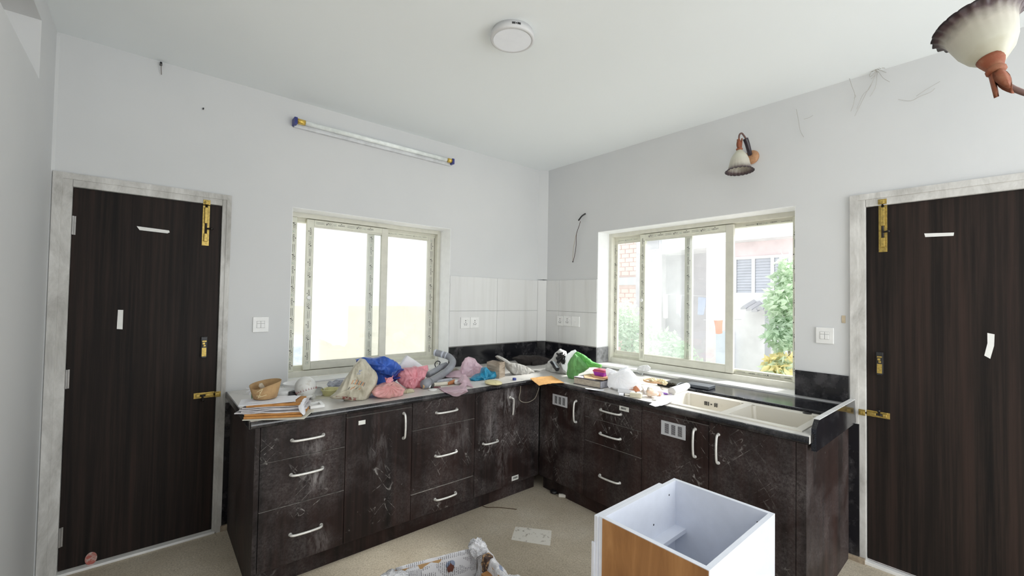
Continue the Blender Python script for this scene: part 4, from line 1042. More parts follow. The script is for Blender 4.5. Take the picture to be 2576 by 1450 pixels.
tag(obj('plaster_chip', bx((-.004, -2.598, 1.380), (0, -2.580, 1.425), .001), plain('tan_plaster', (.55, .46, .33), .9)), 'small tan patch of broken plaster above the right switch', 'patch')
tag(obj('rope', tube(B(), [(-1.03, -0.828, 0.8425), (-1.033, -0.828, 0.7919), (-1.044, -0.828, 0.7366), (-1.007, -0.828, 0.7074), (-0.9448, -0.828, 0.6985), (-0.882, -0.828, 0.7172), (-0.8487, -0.828, 0.7684), (-0.8363, -0.828, 0.7979)], .0032, 6), plain('dirty_cord', (.30, .27, .22), .8), smooth=True), 'dirty cord looped over the corner cabinet door below the worktop', 'cord')

# ================================================================ ON THE FLOOR
bxw = thing('open_cabinet_box', 'open white cabinet carcass with an oak side standing on the floor', 'cabinet', (-1.6, -2.44, 0))
X0, X1, Y0, Y1, H = -1.885, -1.335, -2.65, -2.235, .682
th = .018
obj('oak_side', bx((X0 - .003, Y0 + .002, 0), (X0, Y1 - .018, H - .002)), M['oak'], bxw)
obj('side_panel', bx((X0, Y0, 0), (X0 + th, Y1, H), .0008), whitepaint, bxw); obj('side_panel', bx((X1 - th, Y0, 0), (X1, Y1, H), .0008), whitepaint, bxw)
obj('back_panel', bx((X0 + th, Y1 - th, 0), (X1 - th, Y1, H), .0008), whitepaint, bxw); obj('front_panel', bx((X0 + th, Y0, 0), (X1 - th, Y0 + th, H), .0008), whitepaint, bxw)
obj('bottom_panel', bx((X0 + th, Y0 + th, .05), (X1 - th, Y1 - th, .068)), whitepaint, bxw)
obj('door_panel', bx((X0 - .006, Y1 + .001, 0), (X1 - .10, Y1 + .017, H - .001), .0008), whitepaint, bxw)
obj('edge_strip', bx((X0 - .012, Y1 + .012, 0), (X0 - .006, Y1 + .024, H - .10), .0008), whitepaint, bxw)
obj('rail', bx((X0 + th, Y1 - th - .05, H - .215), (X1 - th, Y1 - th, H - .197)), whitepaint, bxw)
bm = B(); 
for (x, z) in ((X1 - .075, H - .05), (X1 - .20, H - .14), (X0 + .05, H - .05)): lathe(bm, [(.004, 0), (.004, .001)], 8, (x, Y1 - th, z), (0, -1, 0))
for (y, z) in ((Y0 + .055, H - .05),): lathe(bm, [(.004, 0), (.004, .001)], 8, (X1 - th, y, z), (-1, 0, 0))
o = obj('dowel_holes', bm, blackp, bxw); o['kind'] = 'stuff'
hx, hy, hz = X1 - th, Y1 - .135, H - .36
steel = plain('cabinet_hinge_steel', (.45, .45, .44), .35, metal=.8)
hg = obj('cabinet_hinge', box(bx((hx - .012, hy - .085, hz - .012), (hx - .001, hy + .01, hz + .012), .002), (hx - .004, hy - .03, hz - .03), (hx, hy - .005, hz + .03), .002), steel, bxw)
obj('hinge_arm', box(bx((hx - .022, hy - .08, hz - .008), (hx - .012, hy, hz + .008), .002), (hx - .018, hy + .01, hz - .022), (hx - .002, hy + .022, hz + .022), .002), darkmetal, hg)
bm = B()
for y in (hy - .07, hy - .045, hy - .015): lathe(bm, [(.0045, 0), (.0045, .001), (0, .0012)], 10, (hx - .022, y, hz), (-1, 0, 0))
obj('hinge_screw', bm, darkmetal, hg)

cb = thing('newspaper_lined_box', 'carton lined with crumpled newspaper standing on the floor at the front', 'box', (-2.15, -1.68, 0))
H2 = .30; c0, c1, c2, c3 = Vector((-2.345, -1.475, 0)), Vector((-1.955, -1.575, 0)), Vector((-2.02, -1.90, 0)), Vector((-2.41, -1.80, 0))
card = plain('brown_card', (.42, .26, .12), .8)
def wallq(a, b, t=.006):
    d = (b - a).normalized(); n = Vector((-d.y, d.x, 0)) * -1
    return prism(B(), [a, b, b + n * t, a + n * t], (0, 0, H2 - .012))
for a, b in ((c0, c1), (c1, c2), (c2, c3), (c3, c0)): obj('card_side', wallq(a, b), card, cb)
obj('card_base', prism(B(), [c0, c1, c2, c3], (0, 0, .005)), card, cb)
Z = lambda p, z, dx=0, dy=0: (p.x + dx, p.y + dy, z)
def lining(rows, seed, m, amp=.006, nu=40, nv=30): obj('newspaper_lining', sheet(rows, nu, nv, amp, 14, seed, .0012, .006), m, cb, True)
mid = (c0 + c1) / 2
lining([[Z(c0, .10, .02, -.03), Z(mid, .10, 0, -.03), Z(c1, .10, -.02, -.03)], [Z(c0, .22, .015, -.016), Z(mid, .22, 0, -.014), Z(c1, .22, -.015, -.014)], [Z(c0, H2, .012, -.004), Z(mid, H2 + .003, 0, -.003), Z(c1, H2, -.006, -.002)], [Z(c0, H2 - .06, 0, .014), Z(mid, H2 - .06, 0, .012), Z(c1, H2 - .05, 0, .012)]], 1.0, M['news'], .003)
m2 = (c1 + c2) / 2
lining([[Z(c1, .08, -.04, -.02), Z(m2, .08, -.04, 0), Z(c2, .08, -.03, .02)], [Z(c1, .2, -.02, -.02), Z(m2, .2, -.02, 0), Z(c2, .2, -.02, 0)], [Z(c1, H2 + .035, 0, .005), Z(m2, H2 + .0, .008, .02), Z(c2, H2 - .01, .0, .02)], [Z(c1, H2 - .02, .03, -.01), Z(m2, H2 - .03, .05, .0), Z(c2, H2 - .03, .05, .0)]], 4.0, M['news2'], .012)
lining([[Z(c3, .1, .03, 0), Z((c3 + c0) / 2, .1, .03, 0), Z(c0, .1, .03, -.03)], [Z(c3, H2 + .01, 0, 0), Z((c3 + c0) / 2, H2 + .02, 0, 0), Z(c0, H2 - .005, 0, 0)], [Z(c3, H2 - .05, -.07, .0), Z((c3 + c0) / 2, H2 - .05, -.07, .02), Z(c0, H2 - .05, -.06, .02)]], 7.0, M['news2'], .012)
def wad(par, nm, c, r, seed, m, sq=(1, 1, .8), amp=.35):
    bm = B(); bmesh.ops.create_icosphere(bm, subdivisions=4, radius=1); lay = bm.loops.layers.uv.verify()
    for v in bm.verts:
        d = v.co.copy(); k = 1 + amp * ridged(d, 1.7, seed); v.co = Vector((d.x * sq[0], d.y * sq[1], d.z * sq[2])) * r * k + Vector(c)
    for f in bm.faces:
        for l in f.loops: l[lay].uv = ((l.vert.co.x - c[0]) * 2, (l.vert.co.y - c[1] + l.vert.co.z) * 2)
    return obj(nm, bm, m, par)
wad(cb, 'newspaper_wad', (-2.385, -1.545, .285), .065, 2.2, M['news2'], (1.1, .8, .55)); wad(cb, 'newspaper_wad', (-1.98, -1.60, .31), .045, 5.1, M['news2'], (.8, 1, .9))
strip(cb, [Vector((-2.10, -1.558, .245)) + Vector((.016 * math.cos(a), -.004 * math.cos(a), .018 * math.sin(a) * (1 + .3 * math.sin(5 * a)))) for a in [2 * PI * k / 16 for k in range(16)]], (0, -1, 0), plain('rust_brown_stain', (.12, .04, .025), .8), 'brown_stain')
wad(None, 'crumpled_newspaper', (-1.80, -1.63, .05), .08, 9.4, M['news2'], (1.25, 1.0, .6)); tag(bpy.context.scene.objects['crumpled_newspaper'], 'crumpled ball of newspaper on the floor beside the lined carton', 'newspaper')
tag(obj('wood_offcut', bx((-2.03, -1.83, .235), (-1.99, -1.70, .262), .002), M['oak']), 'small wooden offcut sticking out of the newspaper-lined carton', 'offcut')
tag(obj('small_carton', box(bx((-2.0, -1.70, .24), (-1.962, -1.664, .315), .002), (-2.002, -1.702, .27), (-1.961, -1.662, .285)), dusty('dark_printed_card', (.05, .03, .025), (.45, .28, .14), .5, .6, .6, 50)), 'small dark printed carton standing in the newspaper-lined box', 'carton')
bm = B()
for k in range(7):
    a = -2.50 + rnd.uniform(-.02, .02); y = -1.50 + rnd.uniform(-.03, .03)
    tube(bm, [(a, y, .002), (a - .02, y + .01, .10), (a - .03 + rnd.uniform(-.03, .03), y, .235 + rnd.uniform(-.02, .02)), (a + .03, y - .01, .19), (a + .02, y, .10)], .0016, 5)
tag(obj('wire_tangle', bm, plain('grey_wire', (.12, .13, .16), .5)), 'tangle of thin grey wire on the floor left of the lined carton', 'wire')
tag(obj('paper_sheet', sheet([[(-1.325, -1.129, 0), (-1.244, -1.225, 0), (-1.174, -1.311, 0)], [(-1.389, -1.18, 0), (-1.318, -1.278, 2.22e-16), (-1.24, -1.369, 0)], [(-1.445, -1.227, 0), (-1.373, -1.329, -2.22e-16), (-1.303, -1.423, 0)]], 20, 20, .0012, 20, 3.0, .0006, .0006), dusty('dirty_white_sheet', (.80, .77, .70), (.30, .26, .2), .56, .66, .85, 26)), 'dirty sheet of white paper lying flat on the floor', 'paper')
tag(obj('twig', tube(B(), [(-1.338, -0.7423, 0.003), (-1.319, -0.8122, 0.004), (-1.264, -0.8562, 0.004), (-1.171, -0.9645, 0.003)], .0025, 6), plain('twig_brown', (.10, .065, .04), .9)), 'thin brown twig lying on the floor near the inner corner', 'twig')
tag(obj('plastic_stopper', lathe(B(), [(.03, 0), (.032, .012), (.02, .022), (.012, .02), (0, .02)], 20, (-0.7705, -0.9449, 0.001)), blackp, smooth=True), 'round black plastic cap on the floor by the corner cabinet', 'cap')
p = Vector((-0.7605, -1.051, 0.012)); 
tag(obj('white_offcut', box(B(), (-.05, -.011, -.011), (.05, .011, .011), .004, 0, Matrix.Translation(p) @ Matrix.Rotation(-.85, 4, 'Z')), plain('dusty_white', (.66, .63, .57), .6)), 'little white plastic offcut on the floor beside the black cap', 'offcut')
# ================================================================ CLUTTER ON THE WORKTOP, left end to corner
def flat_item(name, label, cat, m, c, L, Wd, h, rot, z, bev=.0008, group=None, wav=0):
    """a flat rectangular thing lying at height z, its long side turned by rot"""
    bm = B()
    if wav:
        nx = 14; ring = []
        for i in range(nx + 1):
            x = -L / 2 + L * i / nx; dz = wav * noise.noise((x * 14, z * 40, rot))
            ring.append([bm.verts.new(p) for p in ((x, -Wd / 2, dz), (x, Wd / 2, dz * .4), (x, Wd / 2, h + dz * .4), (x, -Wd / 2, h + dz))])
        for u, v in zip(ring, ring[1:]):
            for k in range(4): bm.faces.new((u[k], u[(k + 1) % 4], v[(k + 1) % 4], v[k]))
        bm.faces.new(ring[0]); bm.faces.new(ring[-1][::-1])
    else: box(bm, (-L / 2, -Wd / 2, 0), (L / 2, Wd / 2, h), bev)
    bmesh.ops.transform(bm, matrix=Matrix.Translation((c[0], c[1], z)) @ Matrix.Rotation(rot, 4, 'Z'), verts=bm.verts)
    return tag(obj(name, bm, m), label, cat, group)
env = dusty('manila_brown_paper', (.50, .24, .07), (.36, .16, .05), .45, .7, .75, 16)
grey_paper = plain('greyed_paper', (.56, .54, .56), .85, var=.14, vs=30)
creampaper = plain('cream_card', (.66, .64, .55), .8, var=.06)
pc = (-2.676, -.772); pr = -.45
def off(dx, dy): return (pc[0] + dx, pc[1] + dy)
z = ZC + .001
stack = [('paper_folder', 'cream card folder at the very bottom of the paper stack', 'folder', creampaper, .285, .17, .004, .012, -.028, -.10),
         ('brown_envelope', 'thick brown envelope, the lower of two low in the paper stack', 'envelope', env, .262, .165, .011, .006, -.010, -.02),
         ('brown_envelope', 'thick brown envelope, the upper of two low in the paper stack', 'envelope', env, .258, .16, .010, .006, -.004, .0),
         ('paper_bundle', 'greyish paper bundle lying on the two low brown envelopes', 'paper', grey_paper, .300, .165, .005, -.012, .006, -.05),
         ('paper_bundle', 'wavy greyish paper bundle second up from the low brown envelopes', 'paper', grey_paper, .295, .165, .005, .010, .008, .06),
         ('paper_bundle', 'wavy greyish paper bundle third up from the low brown envelopes', 'paper', grey_paper, .285, .165, .005, .0, .008, -.02),
         ('paper_bundle', 'greyish paper bundle just below the top brown envelope', 'paper', grey_paper, .28, .165, .005, .008, .012, .03),
         ('brown_envelope', 'brown envelope on top of the grey paper, under the cardboard bowl', 'envelope', env, .245, .155, .012, .006, .0, .02),
         ('white_sheet', 'white sheet of paper poking out left below the cardboard bowl', 'paper', paper, .25, .15, .002, -.035, .012, .22),
         ('white_sheet', 'white sheet of paper lying to the right below the cardboard bowl', 'paper', paper, .21, .14, .002, -.004, .012, -.08)]
for nm, lb, ct, m, L, Wd, h, dx, dy, dr in stack:
    flat_item(nm, lb, ct, m, off(dx, dy), L, Wd, h, pr + dr, z, wav=.004 if nm == 'paper_bundle' else 0); z += h + .0012 + (.0016 if nm == 'paper_bundle' else 0)
ztop = z
lt = Vector((-2.55, -0.7778, 0.92))
tag(obj('folded_letter', sheet([[(-2.626, -0.9997, 0.955), (-2.566, -0.8507, 0.955), (-2.547, -0.8381, 0.95)], [(-2.615, -0.9608, 0.93), (-2.578, -0.8866, 0.925), (-2.538, -0.7909, 0.925)], [(-2.596, -0.9078, 0.9), (-2.58, -0.9147, 0.885), (-2.565, -0.8792, 0.885)]], 14, 14, .004, 20, 2.0, .0015), paper), 'white folded letter hanging down at the right end of the paper stack', 'letter')
# crushed cardboard bowl with a tissue
bc = Vector((-2.718, -0.7185, 0.945)); bc.z = ztop + .001
cardb = dusty('brown_paper_bowl', (.42, .27, .13), (.30, .18, .09), .45, .7, .7, 18)
bwl = thing('cardboard_bowl', 'crushed brown cardboard bowl patched with tape on the paper stack', 'bowl', bc)
def wobb(j, a, r, h): 
    k = 1 + .06 * math.cos(2 * a + .6) * (h / .08); return r * k, h * (1 + .14 * math.cos(a - .3) - .16 * math.exp(-((a - 3.9) ** 2) * 2))
obj('bowl_shell', lathe(B(), [(0, .002), (.052, .002), (.055, .004), (.062, .04), (.069, .080), (.067, .080), (.059, .04), (.052, .006), (0, .005)], 48, bc, closed=True, wob=wobb), cardb, bwl, True)
tapeT = plain('cream_packing_tape', (.62, .50, .30), .35, var=.15, vs=60)
bm = B()
for k, (a, h0, h1, t) in enumerate(((-2.15, .015, .07, .3), (-2.25, .03, .03, 0), (-2.0, .05, .06, -.2), (-2.2, .055, .075, .1), (-2.1, .02, .035, .25))):
    pts = []
    for i in range(5):
        f = i / 4; aa = a - .18 + .36 * f + (t * f if k else 0); hh = h0 + (h1 - h0) * f; hh *= .8; r = (.0555 + .0135 * hh / .08) * (1 + .06 * math.cos(2 * aa + .6) * (hh / .08)) + .002
        pts.append(bc + Vector((r * math.cos(aa), r * math.sin(aa), hh)))
    tube(bm, pts, .0022, 5)
obj('tape_scrap', bm, tapeT, bwl)
ts = thing('crumpled_tissue', 'crumpled cream tissue sticking up from the cardboard bowl', 'tissue', bc + Vector((-.04, -.02, .09)))
obj('tissue', pillow([(-2.732, -0.7, 0.9868), (-2.747, -0.7, 1.016), (-2.744, -0.7, 1.028), (-2.731, -0.7, 1.03), (-2.72, -0.7, 1.012), (-2.714, -0.7, 0.9866), (-2.721, -0.7, 0.975)], CAMDIR_L, .014, .014, .004, 40, 3.0, zmin=.9), plain('cream_tissue', (.72, .64, .52), .8, trans=.3), ts, True)
fl = thing('paper_flower', 'little white paper flower behind the cardboard bowl', 'flower', (-2.707, -0.269, 0.872))
fc = Vector((-2.746, -0.52, 0.9678))
for k in range(9):
    a = 2 * PI * k / 9; d = Vector((math.cos(a), -.35, math.sin(a))); obj('petal', tube(B(), [fc, fc + d * .018, fc + d * .032], lambda t: .005 * (1 - .5 * t), 6, 4), paper, fl)
obj('stem', tube(B(), [fc, fc + Vector((.004, .02, -.05)), fc + Vector((.01, .03, ZC + .003 - fc.z))], .003, 6), plain('stem_green', (.15, .25, .12), .7), fl)

# bowls and dishes near the wall
g1 = (-2.534, -0.37, 0.872)
porc = plain('white_porcelain', (.78, .78, .78), .2, var=.03)
bowlprof = lambda R, H: [(0, .003), (R * .55, .003), (R * .62, 0), (R * .68, .003), (R * .9, H * .5), (R, H), (R * .97, H), (R * .86, H * .5), (R * .6, .008), (0, .008)]
for nm, lb, ct, pos, R, H, m in (('small_bowl', 'small grey-white bowl behind the cardboard bowl', 'bowl', (-2.553, -0.3949, 0.872), .055, .05, porc),
                                 ('white_dish', 'wide white dish against the wall left of the globe shade', 'dish', (-2.448, -0.2544, 0.872), .085, .055, porc)):
    tag(obj(nm, lathe(B(), bowlprof(R, H), 36, Vector(pos) + Vector((0, 0, .001)), closed=True), m, smooth=True), lb, ct)
tag(obj('dark_box', bx(Vector((-2.544, -0.4635, 0.872)) + Vector((0, 0, .001)), Vector((-2.544, -0.4635, 0.872)) + Vector((.10, .05, .045)), .003), blackp), 'small black box between the dishes and the globe shade', 'box')
gp = Vector((-2.464, -0.4983, 0.872)); gr = .060
gl = thing('globe_lampshade', 'frosted white globe lampshade with a band of tiny red flowers', 'lampshade', gp)
ax_ = Vector((.18, -.32, -1)).normalized()
gc = gp + Vector((0, 0, gr * 1.05 + .006))
prof = [(gr * math.sin(t), gr * 1.06 * math.cos(t)) for t in [PI * k / 26 for k in range(0, 23)]] + [(.030, -.062), (.031, -.068), (.027, -.068)]
obj('glass_globe', lathe(B(), prof, 40, gc, -ax_, closed=True), dusty('frosted_globe_glass', (.66, .66, .64), (.34, .28, .20), .58, .75, .35, 16), gl, True)
bm = B(); qg = Vector((0, 0, 1)).rotation_difference(-ax_).to_matrix()
for k in range(24):
    a = 2 * PI * k / 24
    for da, dh, rr in ((0, 0, .0022), (.04, .004, .0016), (-.04, .004, .0016), (0, -.006, .0016)):
        t = PI * .60 + dh * 14; p = gc + qg @ Vector((gr * 1.012 * math.sin(t) * math.cos(a + da), gr * 1.012 * math.sin(t) * math.sin(a + da), gr * 1.06 * math.cos(t))); bmesh.ops.create_icosphere(bm, subdivisions=1, radius=rr, matrix=Matrix.Translation(p))
o = obj('flower_band', bm, plain('dull_red_print', (.28, .05, .06), .6), gl); o['kind'] = 'stuff'
cp = Vector((-2.365, -0.4542, 0.872)); tag(obj('white_cup', lathe(B(), [(0, 0), (.020, 0), (.024, .004), (.030, .05), (.031, .055), (.028, .055), (.024, .01), (0, .006)], 28, cp + Vector((.0, .035, .032)), (-.25, -.96, -.05), closed=True), porc, smooth=True), 'white cup lying on its side next to the globe lampshade', 'cup')
yg = dusty('pale_yellow_plastic', (.66, .64, .34), (.42, .38, .22), .5, .75, .45, 30)
tag(obj('yellow_tub', lathe(B(), [(0, 0), (.040, 0), (.043, .003), (.050, .030), (.055, .034), (.056, .040), (.052, .040), (.046, .03), (.04, .006), (0, .006)], 32, Vector((-2.314, -0.4911, 0.872)) + Vector((0, 0, .001)), closed=True, wob=lambda j, a, r, h: (r * (1 + .07 * math.cos(4 * a)), h)), yg, smooth=True), 'shallow pale yellow plastic tub left of the printed sack', 'tub')
clearp = plain('cloudy_clear_plastic', (.62, .64, .70), .25, var=.2, vs=30, trans=.3)
tag(obj('clear_wrapper', pillow([(-2.256, -0.22, 0.8871), (-2.241, -0.22, 0.9123), (-2.214, -0.22, 0.9039), (-2.188, -0.22, 0.9201), (-2.15, -0.22, 0.9077), (-2.122, -0.22, 0.888), (-2.132, -0.22, 0.8532), (-2.181, -0.22, 0.8454), (-2.229, -0.22, 0.8541)], CAMDIR_L, .03, .03, .010, 45, 8.0), clearp, smooth=False), 'crumpled clear plastic wrapper by the left window sill', 'wrapper')
frm = thing('switch_frame', 'empty white switch frame lying flat near the worktop edge', 'frame', (-2.463, -0.7097, 0.872))
fa, fb, fcn, fd = [Vector(p) for p in ((-2.501, -0.6643, 0.873), (-2.508, -0.7665, 0.873), (-2.434, -0.7688, 0.873), (-2.424, -0.6646, 0.873))]
bm = B(); inner = [p + (sum((fa, fb, fcn, fd), Vector()) / 4 - p) * .42 for p in (fa, fb, fcn, fd)]; outer = [fa, fb, fcn, fd]
for k in range(4): prism(bm, [outer[k], outer[(k + 1) % 4], inner[(k + 1) % 4], inner[k]], (0, 0, .014))
obj('frame_ring', bm, whiteplastic, frm)
# dusty cardboard sheet under the small dishes
tag(obj('card_sheet', prism(B(), [(-2.423, -0.5436, 0.8725), (-2.308, -0.6029, 0.8725), (-2.238, -0.4811, 0.8725), (-2.361, -0.3915, 0.8725)], (0, 0, .0015)), creampaper), 'flat cream card lying under the yellow tub and cup', 'card')

# blue box, blue bag, printed sack, pink bags
dbx = [Vector(p) for p in ((-2.158, -0.42, 0.9684), (-2.146, -0.52, 0.9692), (-1.99, -0.5, 0.9628), (-1.981, -0.38, 0.9578))]
bb = [(-2.158, -0.42, 1.062), (-2.15, -0.42, 0.9807)]
tag(obj('blue_carton', box(B(), (-.08, -.06, 0), (.08, .06, .150), .003, 0, Matrix.Translation(Vector((-1.979, -0.2401, 0.872)) + Vector((.045, .07, .001))) @ Matrix.Rotation(.35, 4, 'Z')), plain('dark_blue_card', (.03, .045, .22), .5)), 'dark blue carton standing behind the printed sack under the blue bag', 'carton')
bluem = plain('blue_polythene', (.05, .14, .55), .28, var=.35, vs=14, trans=.25)
sackm = dusty('dirty_beige_polythene', (.50, .47, .38), (.30, .27, .20), .42, .72, .45, 9)
bb_ = thing('blue_carrier_bag', 'crumpled blue carrier bag draped over the printed sack', 'bag', (-1.911, -0.3238, 0.872))
obj('bag_body', pillow([(-2.179, -0.52, 1.087), (-2.123, -0.52, 1.098), (-2.056, -0.52, 1.087), (-1.988, -0.52, 1.093), (-1.931, -0.52, 1.067), (-1.887, -0.52, 1.042), (-1.857, -0.52, 0.9982), (-1.848, -0.52, 0.97), (-1.876, -0.52, 0.9512), (-1.92, -0.52, 0.9423), (-1.985, -0.52, 0.9732), (-2.055, -0.52, 1.011), (-2.122, -0.52, 1.056)], CAMDIR_L, .085, .06, .024, 15, 2.0, 5, .016), bluem, bb_, True)
obj('bag_skirt', pillow([(-2.129, -0.47, 1.051), (-1.979, -0.47, 1.038), (-1.862, -0.47, 0.9864), (-1.846, -0.47, 0.9295), (-1.904, -0.47, 0.8867), (-2.058, -0.47, 0.9049), (-2.139, -0.47, 0.948)], CAMDIR_L, .05, .05, .012, 16, 4.0), bluem, bb_, True)
lp = [(-1.957, -0.6, 0.9611), (-1.93, -0.6, 0.9818), (-1.902, -0.6, 1.005), (-1.876, -0.6, 0.9976), (-1.873, -0.6, 0.976), (-1.895, -0.6, 0.9598), (-1.923, -0.6, 0.9523), (-1.951, -0.6, 0.9553)]
obj('bag_handle', tube(B(), lp, .006, 8), plain('deep_blue_polythene', (.015, .02, .22), .35, trans=.15), bb_, True)
sk_ = thing('printed_sack', 'dirty beige plastic sack with faded print leaning on the blue bag', 'sack', (-2.22, -0.69, 0.872))
sil = [(-2.203, -0.68, 1.117), (-2.178, -0.68, 1.106), (-2.143, -0.68, 1.066), (-2.108, -0.68, 1.021), (-2.092, -0.68, 0.9828), (-2.094, -0.68, 0.9509), (-2.111, -0.68, 0.9161), (-2.143, -0.68, 0.8836), (-2.162, -0.68, 0.8499), (-2.204, -0.68, 0.8486), (-2.287, -0.68, 0.8725), (-2.361, -0.68, 0.8944), (-2.384, -0.68, 0.9044), (-2.353, -0.68, 0.9233), (-2.318, -0.68, 0.9699), (-2.277, -0.68, 1.026), (-2.241, -0.68, 1.082)]
bm = pillow(sil, CAMDIR_L, .085, .07, .016, 14, 6.0, 7, .010, power=.7)
bvh = BVHTree.FromBMesh(bm)
obj('sack_body', bm, sackm, sk_, True)
axL_ = Vector(CAMDIR_L).normalized()
def stick(polys, m, par, nm, bv=bvh, ax=axL_, eps=.0015):
    """print laid onto a bag: each polygon dropped along the view-free axis onto the surface"""
    bm = B()
    for p in polys:
        vs = []
        for q in p:
            h = bv.ray_cast(Vector(q) + ax * .5, -ax)
            vs.append((h[0] if h[0] is not None else Vector(q)) + ax * eps)
        bm.faces.new([bm.verts.new(v) for v in vs])
    o = obj(nm, bm, m, par); o['kind'] = 'stuff'
redp = plain('faded_red_print', (.24, .07, .06), .6, var=.3, vs=60); orp = plain('faded_orange_print', (.55, .22, .08), .6, var=.2, vs=60); dkp = plain('faded_dark_print', (.10, .09, .09), .6, var=.3, vs=60); blp = plain('faded_blue_print', (.16, .22, .40), .6)
def pq(*uv): return [PYS(u, v) for u, v in uv]
def PYS(u, v):   # point on the sack's upright plane from its own left-right and height measure
    a, b_, c_ = Vector(sil[11]), Vector(sil[9]), Vector(sil[0])
    return Vector((a.x + (u - 838) / (905 - 838) * (b_.x - a.x), -.68, c_.z + (v - 901) / (1013 - 901) * (b_.z - c_.z)))
band = []
for k in range(8):
    f0, f1 = k / 8, (k + 1) / 8
    band.append(pq((845 + 56 * f0, 986 + 12 * f0), (845 + 56 * f1, 986 + 12 * f1), (845 + 56 * f1, 993 + 12 * f1), (845 + 56 * f0, 993 + 12 * f0)))
stick(band, redp, sk_, 'red_band')
T_CH = text_bm('CHINA ELASTIC', 1.0); polys = []
for f in T_CH.faces: polys.append([PYS(873 + v.co.x * 7.4 + 0, 996 - v.co.y * 6.5 + v.co.x * 7.4 * .214 - .5) for v in f.verts])
stick(polys, plain('pale_print', (.55, .50, .42), .6), sk_, 'band_lettering', eps=.0025)
dk, og = [], []
for k, (u, v, h, w) in enumerate(((880, 952, 9, 2.2), (884.5, 951, 10, 2), (889, 952, 11, 2.4), (893, 954, 10, 1.6), (897, 956, 9, 3), (902, 958, 8, 2), (906, 960, 8, 2.4), (910, 961, 9, 1.5), (884, 968, 4, 2.5), (891, 971, 4, 2), (898, 973, 4, 2.5), (872, 967, 6, 1.6), (878, 969, 5, 2))):
    (dk if k % 2 else og).append(pq((u, v + h), (u + w, v + h), (u + w + 4.5, v), (u + 4.5, v)))
stick(dk, dkp, sk_, 'dark_lettering'); stick(og, orp, sk_, 'orange_lettering')
stick([pq((889, 939), (900, 940), (903, 938), (901, 936.5), (895, 937.5)), pq((897, 936), (899, 936), (902, 930), (900, 930)), pq((900, 930), (902, 930), (904, 932), (903, 933)), pq((905, 929), (907, 929), (906.5, 931), (905, 931))], blp, sk_, 'blue_logo')
pinkd = dusty('dusty_pink_polythene', (.66, .34, .34), (.42, .25, .19), .48, .72, .35, 14)
pinkm = plain('salmon_pink_polythene', (.86, .40, .46), .3, var=.18, vs=14, trans=.35)
p1 = thing('pink_bag', 'tied pink plastic bag full of rubbish by the printed sack', 'bag', (-2.037, -0.7606, 0.872))
obj('bag_body', pillow([(-2.051, -0.73, 0.9615), (-2.012, -0.73, 0.9619), (-1.977, -0.73, 0.943), (-1.935, -0.73, 0.9053), (-1.951, -0.73, 0.872), (-1.975, -0.73, 0.8578), (-2.023, -0.73, 0.8544), (-2.088, -0.73, 0.8659), (-2.139, -0.73, 0.8898), (-2.154, -0.73, 0.9158), (-2.13, -0.73, 0.9415), (-2.09, -0.73, 0.9561)], CAMDIR_L, .075, .07, .013, 24, 9.0, 11, .014, centre=(-2.041, -0.73, 0.9405)), pinkd, p1, True)
obj('knot', pillow([(-2.068, -0.76, 0.9924), (-2.043, -0.76, 0.997), (-2.026, -0.76, 0.9781), (-2.042, -0.76, 0.9652), (-2.036, -0.76, 0.945), (-2.065, -0.76, 0.9459), (-2.078, -0.76, 0.9741)], CAMDIR_L, .014, .014, .005, 60, 1.5), pinkm, p1, True)
obj('bag_ear', pillow([(-2.075, -0.74, 0.9949), (-2.054, -0.74, 0.9854), (-2.048, -0.74, 0.9651), (-2.069, -0.74, 0.9699)], CAMDIR_L, .006, .006, .003, 60, 2.5), pinkm, p1, True); obj('bag_ear', pillow([(-2.041, -0.74, 0.9815), (-2.018, -0.74, 1.004), (-2.028, -0.74, 0.9726), (-2.04, -0.74, 0.9643)], CAMDIR_L, .006, .006, .003, 60, 3.5), pinkm, p1, True)
p2 = thing('pink_bag', 'salmon pink plastic bag slumped behind the tied bag', 'bag', (-1.851, -0.6879, 0.872))
obj('bag_body', pillow([(-1.905, -0.56, 0.9761), (-1.853, -0.56, 1.009), (-1.773, -0.56, 1.012), (-1.727, -0.56, 0.9941), (-1.688, -0.56, 0.971), (-1.7, -0.56, 0.9331), (-1.724, -0.56, 0.908), (-1.736, -0.56, 0.8595), (-1.799, -0.56, 0.8565), (-1.859, -0.56, 0.8854), (-1.898, -0.56, 0.9167)], CAMDIR_L, .080, .07, .024, 16, 12.0, 6, .016), pinkm, p2, True)
obj('bag_flap', pillow([(-1.748, -0.53, 1), (-1.704, -0.53, 1.002), (-1.66, -0.53, 1.007), (-1.653, -0.53, 0.9747), (-1.671, -0.53, 0.9539), (-1.716, -0.53, 0.9583)], CAMDIR_L, .02, .02, .008, 24, 14.0), pinkm, p2, True)
tag(obj('white_carton', pillow([(-1.743, -0.36, 1.065), (-1.801, -0.36, 0.9941), (-1.809, -0.36, 0.9519), (-1.616, -0.36, 0.933), (-1.597, -0.36, 0.964), (-1.668, -0.36, 1.018)], CAMDIR_L, .05, .03, .001, 12, 3.0, power=.2), plain('white_card', (.76, .77, .80), .7, var=.03)), 'white card peak standing behind the salmon pink bag', 'carton')
tag(obj('cream_rag', pillow([(-1.936, -0.7, 0.885), (-1.909, -0.7, 0.8969), (-1.869, -0.7, 0.8945), (-1.849, -0.7, 0.8764), (-1.857, -0.7, 0.8542), (-1.897, -0.7, 0.8543), (-1.93, -0.7, 0.8664)], CAMDIR_L, .025, .02, .007, 30, 5.0), plain('cream_rag', (.44, .40, .28), .9, var=.2), smooth=True), 'crumpled cream rag between pink bags and worktop edge', 'rag')

